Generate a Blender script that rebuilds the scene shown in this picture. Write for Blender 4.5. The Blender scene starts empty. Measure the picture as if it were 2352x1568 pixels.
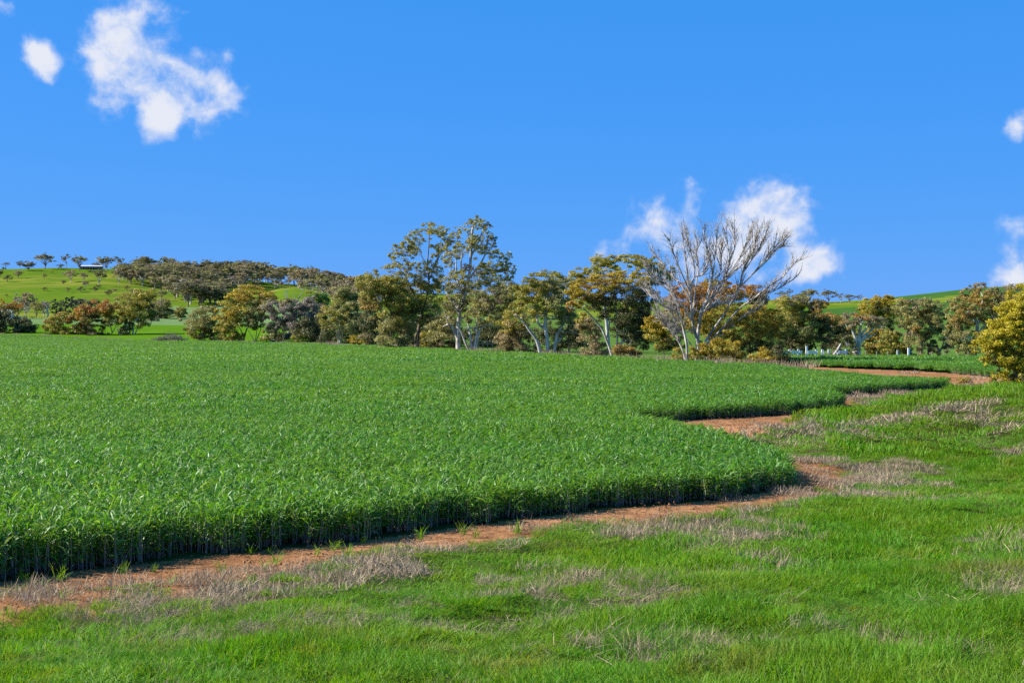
import bpy, math, random
import numpy as np
from mathutils import Vector

# ------------------------------------------------------------------ camera, sky, sun, exposure
scene = bpy.context.scene
col = scene.collection
F, CX, HY, CAMZ = 3232.0, 1176.0, 760.0, 3.0      # focal length, centre column, horizon row (2352 x 1568 units), eye height
cam_d = bpy.data.cameras.new('camera'); cam = bpy.data.objects.new('camera', cam_d); col.objects.link(cam)
cam.location = (0, 0, CAMZ)
cam.rotation_euler = (math.radians(90) - math.atan((784 - HY) / F), 0, 0)
cam_d.sensor_width = 36; cam_d.lens = 36 * F / 2352; cam_d.clip_end = 20000; cam_d.clip_start = 0.1
scene.camera = cam
SUN_EL, SUN_AZ = 34.0, 275.0                       # azimuth clockwise from +Y: the sun stands to the left
world = bpy.data.worlds.new('World'); scene.world = world; world.use_nodes = True
world.cycles.sampling_method = 'NONE'
sun_d = bpy.data.lights.new('sun', 'SUN'); sun = bpy.data.objects.new('sun', sun_d); col.objects.link(sun)
sun_d.energy = 5.0; sun_d.angle = math.radians(0.55); sun_d.color = (1.0, 0.94, 0.84)
_el, _az = math.radians(SUN_EL), math.radians(SUN_AZ)
to_sun = Vector((math.sin(_az) * math.cos(_el), math.cos(_az) * math.cos(_el), math.sin(_el)))
sun.rotation_euler = to_sun.to_track_quat('Z', 'Y').to_euler()
sun.location = (-60, 20, 60)
vs = scene.view_settings
vs.view_transform = 'Standard'; vs.look = 'None'; vs.gamma = 1.0; vs.exposure = 1.05; vs.use_curve_mapping = False
scene.cycles.max_bounces = 6; scene.cycles.transparent_max_bounces = 8
scene.cycles.use_denoising = False

rng = np.random.default_rng(7)

def build_world():
    nt = world.node_tree; N = nt.nodes; Lk = nt.links; N.clear()
    def node(t, **k):
        n = N.new(t)
        for a, b in k.items(): setattr(n, a, b)
        return n
    def math_(op, a, b=None, clamp=False):
        n = node('ShaderNodeMath', operation=op, use_clamp=clamp)
        for i, v in enumerate((a, b)):
            if v is None: continue
            if isinstance(v, (int, float)): n.inputs[i].default_value = v
            else: Lk.new(v, n.inputs[i])
        return n.outputs[0]
    out = node('ShaderNodeOutputWorld')
    sky = node('ShaderNodeTexSky', sky_type='NISHITA', sun_disc=False)
    sky.sun_elevation = _el; sky.sun_rotation = _az
    sky.altitude = 2200; sky.air_density = 1.0; sky.dust_density = 0.0; sky.ozone_density = 3.0
    sep = node('ShaderNodeSeparateColor'); Lk.new(sky.outputs[0], sep.inputs[0])
    cmb = node('ShaderNodeCombineColor')
    for i, (p, c) in enumerate(SKY_GRADE):                      # the photograph's deep, even blue: one grade for the whole sky
        x = math_('MULTIPLY', sep.outputs[i], .1)
        x = math_('POWER', x, p) if i < 2 else math_('SUBTRACT', 1.0, math_('EXPONENT', math_('MULTIPLY', x, -1.0 / p)))
        Lk.new(math_('MULTIPLY', x, c * 10 / 2 ** vs.exposure), cmb.inputs[i])
    bg = node('ShaderNodeBackground'); bg.inputs[1].default_value = .1
    Lk.new(cmb.outputs[0], bg.inputs[0])
    # clouds: soft blobs at their own directions, broken up by noise
    tc = node('ShaderNodeTexCoord')
    dirv = tc.outputs['Generated']
    w1 = node('ShaderNodeTexNoise'); w1.inputs['Scale'].default_value = 22; w1.inputs['Detail'].default_value = 3; w1.inputs['Roughness'].default_value = 0.6
    Lk.new(dirv, w1.inputs['Vector'])
    sub = node('ShaderNodeVectorMath', operation='SUBTRACT'); Lk.new(w1.outputs['Color'], sub.inputs[0]); sub.inputs[1].default_value = (.5, .5, .5)
    scl = node('ShaderNodeVectorMath', operation='SCALE'); Lk.new(sub.outputs[0], scl.inputs[0]); scl.inputs['Scale'].default_value = 0.022
    add = node('ShaderNodeVectorMath', operation='ADD'); Lk.new(dirv, add.inputs[0]); Lk.new(scl.outputs[0], add.inputs[1])
    nrm = node('ShaderNodeVectorMath', operation='NORMALIZE'); Lk.new(add.outputs[0], nrm.inputs[0])
    wd = nrm.outputs[0]
    total = None
    blobs = []
    for (px, py, r, w) in CLOUDS:
        d = Vector(((px - CX) / F, 1.0, (HY - py) / F)); L = d.length
        blobs.append((d / L, F / r * L, w))
    for (az, el, r, w) in CLOUDS_ELSEWHERE:
        a, e = math.radians(az), math.radians(el)
        blobs.append((Vector((math.sin(a) * math.cos(e), math.cos(a) * math.cos(e), math.sin(e))), F / r, w))
    for d, k, w in blobs:                              # w * exp(-k2 |v - d|^2) for unit v, d
        v = node('ShaderNodeVectorMath', operation='DOT_PRODUCT'); Lk.new(wd, v.inputs[0]); v.inputs[1].default_value = d * (2 * k * k)
        q = math_('EXPONENT', math_('ADD', v.outputs['Value'], -2 * k * k + math.log(w)))
        total = q if total is None else math_('ADD', total, q)
    fine = node('ShaderNodeTexNoise'); fine.inputs['Scale'].default_value = 34; fine.inputs['Detail'].default_value = 6
    fine.inputs['Roughness'].default_value = 0.58; fine.inputs['Distortion'].default_value = 0.15
    Lk.new(dirv, fine.inputs['Vector'])
    tot = math_('MINIMUM', total, 1.5)
    n = math_('MULTIPLY', math_('SUBTRACT', fine.outputs['Fac'], 0.53), 4.2)
    gate = math_('MULTIPLY', n, math_('MINIMUM', math_('MULTIPLY', tot, 2.5), 1.0))
    dens = math_('ADD', tot, gate)
    mr = node('ShaderNodeMapRange', interpolation_type='SMOOTHSTEP')
    Lk.new(dens, mr.inputs['Value']); mr.inputs['From Min'].default_value = 0.22; mr.inputs['From Max'].default_value = 1.75
    mr.inputs['To Max'].default_value = 0.95
    cl = node('ShaderNodeBackground'); cl.inputs[1].default_value = 1.0; 
    cr = node('ShaderNodeMix', data_type='RGBA'); Lk.new(math_('MULTIPLY', dens, 0.7, True), cr.inputs[0])
    cr.inputs[6].default_value = (0.31, 0.355, 0.45, 1); cr.inputs[7].default_value = (0.40, 0.412, 0.45, 1)
    Lk.new(cr.outputs[2], cl.inputs[0])
    mx = node('ShaderNodeMixShader'); Lk.new(mr.outputs[0], mx.inputs[0]); Lk.new(bg.outputs[0], mx.inputs[1]); Lk.new(cl.outputs[0], mx.inputs[2])
    Lk.new(mx.outputs[0], out.inputs[0])

SKY_GRADE = [(.8, .245), (.27, .45), (.19, .985)]
CLOUDS = [  # column, row, radius, weight
    (250, 105, 62, 1.05), (310, 25, 60, .95), (275, 165, 70, 1.25), (335, 200, 78, 1.2), (395, 222, 75, 1.2), (450, 228, 62, 1.1), (370, 145, 55, .7), (450, 180, 48, .65), (515, 232, 55, 1.05), (550, 215, 34, .7),
    (390, 285, 34, .55), (420, 18, 36, .42), (250, 55, 45, .7),
    (66, 102, 35, 1.15), (92, 128, 32, 1.15), (108, 158, 28, 1.1), (116, 184, 22, .8), (5, 15, 32, .65), (530, 118, 20, .38),
    (1515, 335, 30, .85),
    (1475, 490, 50, 1.0), (1500, 545, 62, 1.15), (1565, 560, 55, .95), (1585, 440, 28, .85), (1600, 488, 32, .85), (1640, 575, 58, .85),
    (1700, 525, 55, 1.0), (1755, 480, 60, 1.3), (1808, 465, 50, 1.15), (1750, 545, 58, 1.1), (1850, 472, 34, .85), (1700, 605, 60, .85),
    (1398, 572, 36, 1.0), (1868, 590, 46, 1.25), (1908, 600, 32, 1.05), (1840, 620, 38, .95),
    (2335, 290, 36, .95), (2338, 525, 34, .95), (2320, 580, 26, .85), (2290, 636, 40, 1.0), (2345, 640, 46, 1.1), (2440, 620, 70, 1.1)]
_r = random.Random(5)
CLOUDS_ELSEWHERE = []
for _i in range(5):
    _a = -60 - _i * 52 + _r.uniform(-6, 6); _e = _r.uniform(6, 24)
    for _k in range(2):
        CLOUDS_ELSEWHERE.append((_a + _r.uniform(-3, 3), _e + _r.uniform(-1.2, 1.2), _r.uniform(70, 170), _r.uniform(.6, 1.1)))
build_world()

# ------------------------------------------------------------------ mesh and object helpers
def make_mesh(name, verts, quads, mats, mat_idx=None, cols=None, smooth=False, tris=None):
    me = bpy.data.meshes.new(name)
    verts = np.asarray(verts, dtype=np.float32).reshape(-1, 3)
    quads = np.asarray(quads, dtype=np.int32).reshape(-1, 4)
    nt = 0 if tris is None else len(tris)
    me.vertices.add(len(verts)); me.vertices.foreach_set('co', verts.ravel())
    loops = quads.ravel(); starts = np.arange(len(quads)) * 4; totals = np.full(len(quads), 4)
    if nt:
        tr = np.asarray(tris, dtype=np.int32)
        starts = np.concatenate([starts, len(loops) + np.arange(nt) * 3]); totals = np.concatenate([totals, np.full(nt, 3)])
        loops = np.concatenate([loops, tr.ravel()])
    me.loops.add(len(loops)); me.loops.foreach_set('vertex_index', loops.astype(np.int32))
    me.polygons.add(len(starts)); me.polygons.foreach_set('loop_start', starts.astype(np.int32)); me.polygons.foreach_set('loop_total', totals.astype(np.int32))
    for m in (mats if isinstance(mats, (list, tuple)) else [mats]): me.materials.append(m)
    if mat_idx is not None: me.polygons.foreach_set('material_index', np.asarray(mat_idx, dtype=np.int32))
    me.polygons.foreach_set('use_smooth', np.full(len(starts), smooth))
    if cols is not None:
        a = me.color_attributes.new('col', 'FLOAT_COLOR', 'POINT')
        c = np.ones((len(verts), 4), dtype=np.float32); c[:, :3] = cols
        a.data.foreach_set('color', c.ravel())
    me.update(); me.validate()
    return me

def link(name, me, parent=None, loc=None):
    o = bpy.data.objects.new(name, me); col.objects.link(o)
    if parent is not None: o.parent = parent
    if loc is not None: o.location = loc
    return o
def tag(o, label=None, cat=None, group=None, kind=None):
    if label: o['label'] = label
    if cat: o['category'] = cat
    if group: o['group'] = group
    if kind: o['kind'] = kind
    return o
def empty(name, loc, rz=0.0):
    o = bpy.data.objects.new(name, None); col.objects.link(o); o.location = loc; o.rotation_euler = (0, 0, rz); o.empty_display_size = .2
    return o

class MB:
    """collects boxes and tubes for one mesh"""
    def __init__(s): s.v, s.q, s.t, s.n = [], [], [], 0
    def add(s, v, q, t=()):
        v = np.asarray(v, float).reshape(-1, 3); s.v.append(v)
        s.q += [tuple(i + s.n for i in f) for f in q]; s.t += [tuple(i + s.n for i in f) for f in t]; s.n += len(v)
    def box(s, x0, x1, y0, y1, z0, z1):
        v = [(x0,y0,z0),(x1,y0,z0),(x1,y1,z0),(x0,y1,z0),(x0,y0,z1),(x1,y0,z1),(x1,y1,z1),(x0,y1,z1)]
        s.add(v, [(0,3,2,1),(4,5,6,7),(0,1,5,4),(1,2,6,5),(2,3,7,6),(3,0,4,7)]); return s
    def bar(s, a, b, w, h=None):
        v, q = tube(np.array([a, b], float), np.array([w, h or w]) * .5 if h is None else np.array([w, w]) * .5, 4)
        s.add(v, q); s.q += [(s.n-8, s.n-7, s.n-6, s.n-5), (s.n-1, s.n-2, s.n-3, s.n-4)]; return s
    def build(s, name, mat, parent=None, smooth=False):
        return link(name, make_mesh(name, np.concatenate(s.v), s.q, mat, smooth=smooth, tris=s.t or None), parent)

def tube(path, radii, sides=5):
    path = np.asarray(path, float); n = len(path)
    tan = np.gradient(path, axis=0); tan /= np.linalg.norm(tan, axis=1, keepdims=True) + 1e-9
    ref = np.where(np.abs(tan[:, 2:3]) > .9, np.array([[1., 0, 0]]), np.array([[0, 0, 1.]]))
    ref = np.repeat(ref[:1], n, 0)
    a = np.cross(tan, ref); a /= np.linalg.norm(a, axis=1, keepdims=True) + 1e-9
    b = np.cross(tan, a)
    ang = np.arange(sides) / sides * 2 * math.pi
    r = np.asarray(radii, float)[:, None, None]
    v = path[:, None, :] + r * (np.cos(ang)[None, :, None] * a[:, None, :] + np.sin(ang)[None, :, None] * b[:, None, :])
    q = []
    for i in range(n - 1):
        for k in range(sides):
            k2 = (k + 1) % sides
            q.append((i * sides + k, i * sides + k2, (i + 1) * sides + k2, (i + 1) * sides + k))
    return v.reshape(-1, 3), q

def smooth_path(pts, sub=3):
    pts = np.asarray(pts, float)
    if len(pts) < 3: return pts
    P = np.vstack([2 * pts[0] - pts[1], pts, 2 * pts[-1] - pts[-2]]); out = []
    for i in range(1, len(P) - 2):
        for k in range(sub):
            t = k / sub; p0, p1, p2, p3 = P[i-1], P[i], P[i+1], P[i+2]
            out.append(.5 * ((2*p1) + (-p0+p2)*t + (2*p0-5*p1+4*p2-p3)*t*t + (-p0+3*p1-3*p2+p3)*t**3))
    out.append(P[-2]); return np.array(out)

# ------------------------------------------------------------------ materials
def material(name, build):
    m = bpy.data.materials.new(name); m.use_nodes = True; nt = m.node_tree; nt.nodes.clear()
    out = nt.nodes.new('ShaderNodeOutputMaterial'); build(nt, out); return m
def nd(nt, t, inputs=None, **k):
    n = nt.nodes.new(t)
    for a, b in k.items(): setattr(n, a, b)
    for a, b in (inputs or {}).items():
        s = n.inputs[a]
        if hasattr(b, 'is_output'): nt.links.new(b, s)
        else: s.default_value = b
    return n
def rgb(c): return (c[0], c[1], c[2], 1.0)
def mix(nt, f, a, b, blend='MIX'):
    n = nd(nt, 'ShaderNodeMix', data_type='RGBA', blend_type=blend)
    for i, v in ((0, f), (6, a), (7, b)):
        if hasattr(v, 'is_output'): nt.links.new(v, n.inputs[i])
        else: n.inputs[i].default_value = v if i == 0 else rgb(v)
    return n.outputs[2]
def noise(nt, vec, scale, detail=4, rough=.55):
    n = nd(nt, 'ShaderNodeTexNoise', {'Scale': scale, 'Detail': detail, 'Roughness': rough}); nt.links.new(vec, n.inputs['Vector']); return n.outputs['Fac']
def ramp(nt, fac, lo, hi):
    n = nd(nt, 'ShaderNodeMapRange', {'From Min': lo, 'From Max': hi}, interpolation_type='SMOOTHSTEP'); nt.links.new(fac, n.inputs['Value']); return n.outputs[0]

def ground_mat(name, c1, c2, c3, s1, s2, bump=.3, bscale=8., rough=.95, lo=.4, hi=.62):
    def b(nt, out):
        pos = nd(nt, 'ShaderNodeNewGeometry').outputs['Position']
        f1 = ramp(nt, noise(nt, pos, s1, 5), lo, hi); f2 = ramp(nt, noise(nt, pos, s2, 6, .65), .42, .68)
        c = mix(nt, f2, mix(nt, f1, c1, c2), c3)
        bp = nd(nt, 'ShaderNodeBump', {'Strength': bump, 'Distance': .6 / bscale}); nt.links.new(noise(nt, pos, bscale, 7, .7), bp.inputs['Height'])
        p = nd(nt, 'ShaderNodeBsdfPrincipled', {'Base Color': c, 'Roughness': rough, 'Specular IOR Level': .0, 'Normal': bp.outputs[0]})
        nt.links.new(p.outputs[0], out.inputs[0])
    return material(name, b)

def blade_mat(name, c1, c2, c3, scale, rough=.45, spec=.4, trans=.35, tcol=(1., 1., 1.), patch=None):
    """leaf blades: colour drifts with place (c1-c2) and from blade to blade (c3 by a random tint per blade)"""
    def b(nt, out):
        pos = nd(nt, 'ShaderNodeNewGeometry').outputs['Position']
        f1 = ramp(nt, noise(nt, pos, scale, 3), .36, .64)
        c = mix(nt, f1, c1, c2)
        if patch: c = mix(nt, ramp(nt, noise(nt, pos, 1.1, 4, .6), .52, .72), c, patch)
        at = nd(nt, 'ShaderNodeAttribute', attribute_name='col')
        sep = nd(nt, 'ShaderNodeSeparateColor', {'Color': at.outputs['Color']})
        c = mix(nt, sep.outputs[0], c, c3)
        hs = nd(nt, 'ShaderNodeHueSaturation', {'Color': c, 'Value': sep.outputs[1]})
        p = nd(nt, 'ShaderNodeBsdfPrincipled', {'Base Color': hs.outputs[0], 'Roughness': rough, 'Specular IOR Level': spec})
        t = nd(nt, 'ShaderNodeBsdfTranslucent', {'Color': mix(nt, 1.0, hs.outputs[0], tcol, 'MULTIPLY')})
        m = nd(nt, 'ShaderNodeMixShader', {0: trans}); nt.links.new(p.outputs[0], m.inputs[1]); nt.links.new(t.outputs[0], m.inputs[2])
        nt.links.new(m.outputs[0], out.inputs[0])
    return material(name, b)

def leaf_mat():
    def b(nt, out):
        at = nd(nt, 'ShaderNodeAttribute', attribute_name='col')
        p = nd(nt, 'ShaderNodeBsdfPrincipled', {'Base Color': at.outputs['Color'], 'Roughness': .5, 'Specular IOR Level': .35})
        t = nd(nt, 'ShaderNodeBsdfTranslucent', {'Color': at.outputs['Color']})
        m = nd(nt, 'ShaderNodeMixShader', {0: .34}); nt.links.new(p.outputs[0], m.inputs[1]); nt.links.new(t.outputs[0], m.inputs[2])
        nt.links.new(m.outputs[0], out.inputs[0])
    return material('tree_leaves', b)

def bark_mat(name, c1, c2, scale=1.2):
    def b(nt, out):
        tc = nd(nt, 'ShaderNodeNewGeometry').outputs['Position']
        mp = nd(nt, 'ShaderNodeMapping', {'Vector': tc, 'Scale': (scale, scale, scale * .45)})
        f = ramp(nt, noise(nt, mp.outputs[0], 2.2, 5, .65), .4, .62)
        c = mix(nt, f, c1, c2)
        bp = nd(nt, 'ShaderNodeBump', {'Strength': .5, 'Distance': .05}); nt.links.new(noise(nt, mp.outputs[0], 9, 5), bp.inputs['Height'])
        p = nd(nt, 'ShaderNodeBsdfPrincipled', {'Base Color': c, 'Roughness': .85, 'Specular IOR Level': .2, 'Normal': bp.outputs[0]})
        nt.links.new(p.outputs[0], out.inputs[0])
    return material(name, b)
def plain_mat(name, c, rough=.7, var=.25, scale=1.5, spec=.3, metal=0.):
    def b(nt, out):
        pos = nd(nt, 'ShaderNodeNewGeometry').outputs['Position']
        f = noise(nt, pos, scale, 6, .65)
        cc = mix(nt, f, tuple(x * (1 - var) for x in c), tuple(min(1, x * (1 + var)) for x in c))
        p = nd(nt, 'ShaderNodeBsdfPrincipled', {'Base Color': cc, 'Roughness': rough, 'Specular IOR Level': spec, 'Metallic': metal})
        nt.links.new(p.outputs[0], out.inputs[0])
    return material(name, b)

M = {}
M['crop_soil'] = ground_mat('soil_under_crop', (.05, .045, .02), (.04, .07, .02), (.03, .05, .015), .3, 2.0)
M['dirt'] = ground_mat('red_dirt', (.30, .142, .062), (.39, .20, .095), (.18, .085, .04), .35, 4.0, bump=.7, bscale=7.)
M['bank'] = ground_mat('grassy_soil', (.06, .085, .02), (.09, .085, .035), (.04, .06, .015), .5, 3.0)
M['lush'] = ground_mat('lush_pasture', (.075, .17, .008), (.09, .19, .012), (.07, .15, .01), .02, .12, bump=.2, bscale=1.5)
M['pale'] = ground_mat('pale_green_crop', (.13, .21, .075), (.115, .195, .062), (.15, .22, .085), .012, .10, bump=.3, bscale=1.0)
M['hill'] = ground_mat('hill_grass', (.10, .165, .013), (.18, .20, .03), (.08, .14, .014), .010, .03, bump=.25, bscale=.5, lo=.44, hi=.58)
M['hill_dark'] = ground_mat('dark_green_crop', (.045, .115, .022), (.05, .125, .025), (.04, .10, .02), .01, .06, bump=.2, bscale=.6)
M['meadow'] = ground_mat('meadow_grass', (.07, .15, .022), (.085, .17, .03), (.10, .14, .04), .05, .4, bump=.3, bscale=2.)
M['wheat'] = blade_mat('wheat_leaf', (.068, .235, .012), (.105, .265, .006), (.25, .39, .15), .07, rough=.45, spec=.3, trans=.42, tcol=(1.4, 1.25, .35))  # pale third colour paints sheen highlights onto random blades
M['wheat_dry'] = blade_mat('wheat_stalk', (.46, .39, .34), (.40, .33, .29), (.30, .23, .20), .5, rough=.7, spec=.2, trans=.1)
M['grass'] = blade_mat('bank_grass', (.080, .290, .005), (.125, .285, .006), (.27, .34, .07), .4, rough=.5, spec=.15, trans=.45, tcol=(1.4, 1.2, .3), patch=(.20, .26, .045))
M['dry'] = blade_mat('dry_grass', (.50, .39, .25), (.54, .43, .29), (.30, .22, .155), .8, rough=.75, spec=.12, trans=.2)
M['leaf'] = leaf_mat()
M['white_bark'] = bark_mat('white_gum_bark', (.62, .57, .52), (.30, .25, .21))
M['brown_bark'] = bark_mat('brown_bark', (.16, .12, .09), (.30, .22, .17))
M['dead_bark'] = bark_mat('bleached_dead_wood', (.53, .48, .43), (.23, .19, .165))

# ------------------------------------------------------------------ landform
rs_n = np.random.default_rng(3)
_lat = rs_n.random((64, 64))
def vnoise(x, y):
    """smooth value noise, period 64"""
    xi = np.floor(x).astype(int); yi = np.floor(y).astype(int); fx = x - xi; fy = y - yi
    fx = fx * fx * (3 - 2 * fx); fy = fy * fy * (3 - 2 * fy)
    g = lambda a, b: _lat[a % 64, b % 64]
    return (g(xi, yi) * (1-fx) + g(xi+1, yi) * fx) * (1-fy) + (g(xi, yi+1) * (1-fx) + g(xi+1, yi+1) * fx) * fy
def fbm(x, y, o=3):
    s = 0.; a = .5; t = 0.
    for i in range(o): s = s + a * vnoise(x * 2**i + 13.1 * i, y * 2**i + 7.7 * i); t += a; a *= .5
    return s / t
def sstep(a, b, x): t = np.clip((x - a) / (b - a), 0, 1); return t * t * (3 - 2 * t)

# long profiles of the country beyond the field: bearing (column at the camera) -> [(distance, height)]
def zz(Y, y): return CAMZ - (y - HY) / F * Y
COLS = {
    -900: [(380, 0), (500, zz(500,746)), (600, zz(600,731)), (750, zz(750,714)), (900, zz(900,692)), (1150, zz(1150,652)), (1400, zz(1400,613))],
    0: [(380, 0), (500, zz(500,746)), (600, zz(600,731)), (750, zz(750,714)), (900, zz(900,692)), (1150, zz(1150,652)), (1400, zz(1400,612))],
    250: [(370, 0), (500, zz(500,747)), (600, zz(600,733)), (750, zz(750,716)), (900, zz(900,694)), (1150, zz(1150,652)), (1400, zz(1400,613))],
    450: [(330, 0), (500, zz(500,749)), (600, zz(600,738)), (750, zz(750,722)), (900, zz(900,702)), (1100, zz(1100,682)), (1400, zz(1400,627))],
    560: [(300, 0), (500, zz(500,748)), (600, zz(600,738)), (750, zz(750,720)), (900, zz(900,697)), (1000, zz(1000,684)), (1400, zz(1400,641))],
    650: [(280, 0), (500, zz(500,746)), (600, zz(600,734)), (750, zz(750,708)), (850, zz(850,682)), (950, zz(950,653)), (1050, zz(950,656)), (1200, zz(950,656)), (1500, zz(1500,648))],
    730: [(260, 0), (500, zz(500,746)), (600, zz(600,736)), (750, zz(750,712)), (850, zz(850,688)), (950, zz(950,662)), (1050, zz(950,664)), (1200, zz(950,664)), (1500, zz(1500,656))],
    800: [(250, 0), (500, zz(500,748)), (750, zz(750,722)), (950, zz(950,697)), (1100, zz(950,697)), (1500, zz(1500,664))],
    900: [(230, 0), (500, zz(500,750)), (900, zz(900,715)), (1500, zz(1500,673))],
    1200: [(220, 0), (500, zz(500,752)), (900, zz(900,722)), (1500, zz(1500,678))],
    1500: [(220, 0), (500, zz(500,752)), (900, zz(900,718)), (1500, zz(1500,692))],
    1780: [(260, 0), (450, zz(450,752)), (600, zz(600,735)), (900, zz(900,692)), (1000, zz(1000,684)), (1300, zz(1000,690))],
    1900: [(260, 0), (450, zz(450,750)), (600, zz(600,731)), (800, zz(800,706)), (950, zz(950,691)), (1300, zz(950,693))],
    2010: [(260, 0), (450, zz(450,748)), (600, zz(600,726)), (800, zz(800,694)), (900, zz(900,682)), (1300, zz(900,685))],
    2200: [(260, 0), (450, zz(450,748)), (600, zz(600,722)), (800, zz(800,681)), (900, zz(900,660)), (1300, zz(900,664))],
    2400: [(260, 0), (450, zz(450,750)), (600, zz(600,726)), (800, zz(800,676)), (900, zz(900,655)), (1300, zz(900,658))],
    3300: [(260, 0), (450, zz(450,750)), (600, zz(600,726)), (800, zz(800,684)), (900, zz(900,662)), (1300, zz(900,665))]}
_gx = np.arange(-900, 3301, 20.); _gy = np.arange(0, 2601, 10.)
_kx = sorted(COLS); _rows = []
for k in _kx:
    p = COLS[k]; ys = [0] + [a for a, b in p] + [p[-1][0] + 500, 2600]; zs = [0] + [b for a, b in p] + [p[-1][1] * .95, p[-1][1] * .8]
    if ys[-2] >= 2600: ys[-2] = 2300
    _rows.append(np.interp(_gy, ys, zs))
_rows = np.array(_rows)
GRID = np.array([[0.] * len(_gy)] * len(_gx))
for j in range(len(_gy)): GRID[:, j] = np.interp(_gx, _kx, _rows[:, j])
def _blur(a, n, axis):
    k = np.ones(n) / n; pad = [(0, 0), (0, 0)]; pad[axis] = (n // 2, n // 2); b = np.pad(a, pad, mode='edge')
    return np.apply_along_axis(lambda v: np.convolve(v, k, 'valid'), axis, b)
for _ in range(2): GRID = _blur(GRID, 5, 0); GRID = _blur(GRID, 7, 1)

def chaikin(p, n=2):
    p = np.asarray(p, float)
    for _ in range(n):
        q = np.roll(p, -1, 0); p = np.stack([.75 * p + .25 * q, .25 * p + .75 * q], 1).reshape(-1, 2)
    return p
def G(px, py, h=0.0):      # a point on the flat valley floor (or h above it) seen at column px, row py
    Y = F * (CAMZ - h) / (py - HY); return ((px - CX) / F * Y, Y)
CROP = [(-60, 4), (-26, 9.5), (-12, 14.2), G(0, 1338), G(263, 1302), G(489, 1276), G(677, 1258), G(885, 1236), G(1040, 1212), G(1200, 1192), G(1360, 1175), G(1500, 1162),
        G(1620, 1150), G(1720, 1138), G(1790, 1125), G(1828, 1108), (5.85, 28.6), (5.72, 29.8), (5.5, 32.2), (5.1, 35.5), (4.4, 39.2), (3.3, 42.0), (2.9, 43.6), (3.9, 44.9),
        G(1560, 968), G(1650, 962), G(1750, 957), G(1840, 951), G(1905, 944), G(1938, 934), (13.4, 56.4), (13.2, 58.8), (13.1, 60.8), (13.4, 62.6), (15, 64.6),
        G(1990, 905), G(2040, 901), G(2090, 897), G(2150, 891), G(2186, 886), (23.8, 77.2), (22.3, 77.6), (20.6, 80.5), (19.8, 88), (19, 98.5), (17, 105), (13.7, 115), (9, 130), (3.5, 152),
        (-4.2, 180), (-18.6, 218), (-38, 260), (-65, 311), (-105, 367), (-155, 425), (-240, 430), (-330, 430), (-330, 4)]
CROP = chaikin(CROP, 2)
CROP2 = chaikin([G(1780, 842.5), G(1870, 847), G(2000, 852), G(2150, 860), G(2290, 871), (32.5, 80), (42, 70), (75, 62), (110, 70), (110, 128), (60, 127), (40, 127.5), (30, 128), (24, 124), (21, 118)], 2)
def inside(poly, x, y):
    r = np.zeros(x.shape, bool); a = poly; b = np.roll(poly, -1, 0)
    for (x0, y0), (x1, y1) in zip(a, b):
        if y0 == y1: continue
        c = ((y0 > y) != (y1 > y)) & (x < (x1 - x0) * (y - y0) / (y1 - y0) + x0); r ^= c
    return r
def edge_dist(poly, x, y):
    d = np.full(x.shape, 1e9); a = poly; b = np.roll(poly, -1, 0)
    for (x0, y0), (x1, y1) in zip(a, b):
        dx, dy = x1 - x0, y1 - y0; l = dx * dx + dy * dy + 1e-12
        t = np.clip(((x - x0) * dx + (y - y0) * dy) / l, 0, 1)
        d = np.minimum(d, (x - x0 - t * dx)**2 + (y - y0 - t * dy)**2)
    return np.sqrt(d)
NEAR_EDGE = CROP[(CROP[:, 1] < 82)]
def near_dist(x, y):          # distance outside the ploughed field's near edge
    d = np.full(x.shape, 1e9); p = NEAR_EDGE
    for (x0, y0), (x1, y1) in zip(p[:-1], p[1:]):
        if math.hypot(x1 - x0, y1 - y0) > 60: continue
        dx, dy = x1 - x0, y1 - y0; l = dx * dx + dy * dy + 1e-12
        t = np.clip(((x - x0) * dx + (y - y0) * dy) / l, 0, 1)
        d = np.minimum(d, (x - x0 - t * dx)**2 + (y - y0 - t * dy)**2)
    return np.where(inside(CROP, x, y), 0, np.sqrt(d))
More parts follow.
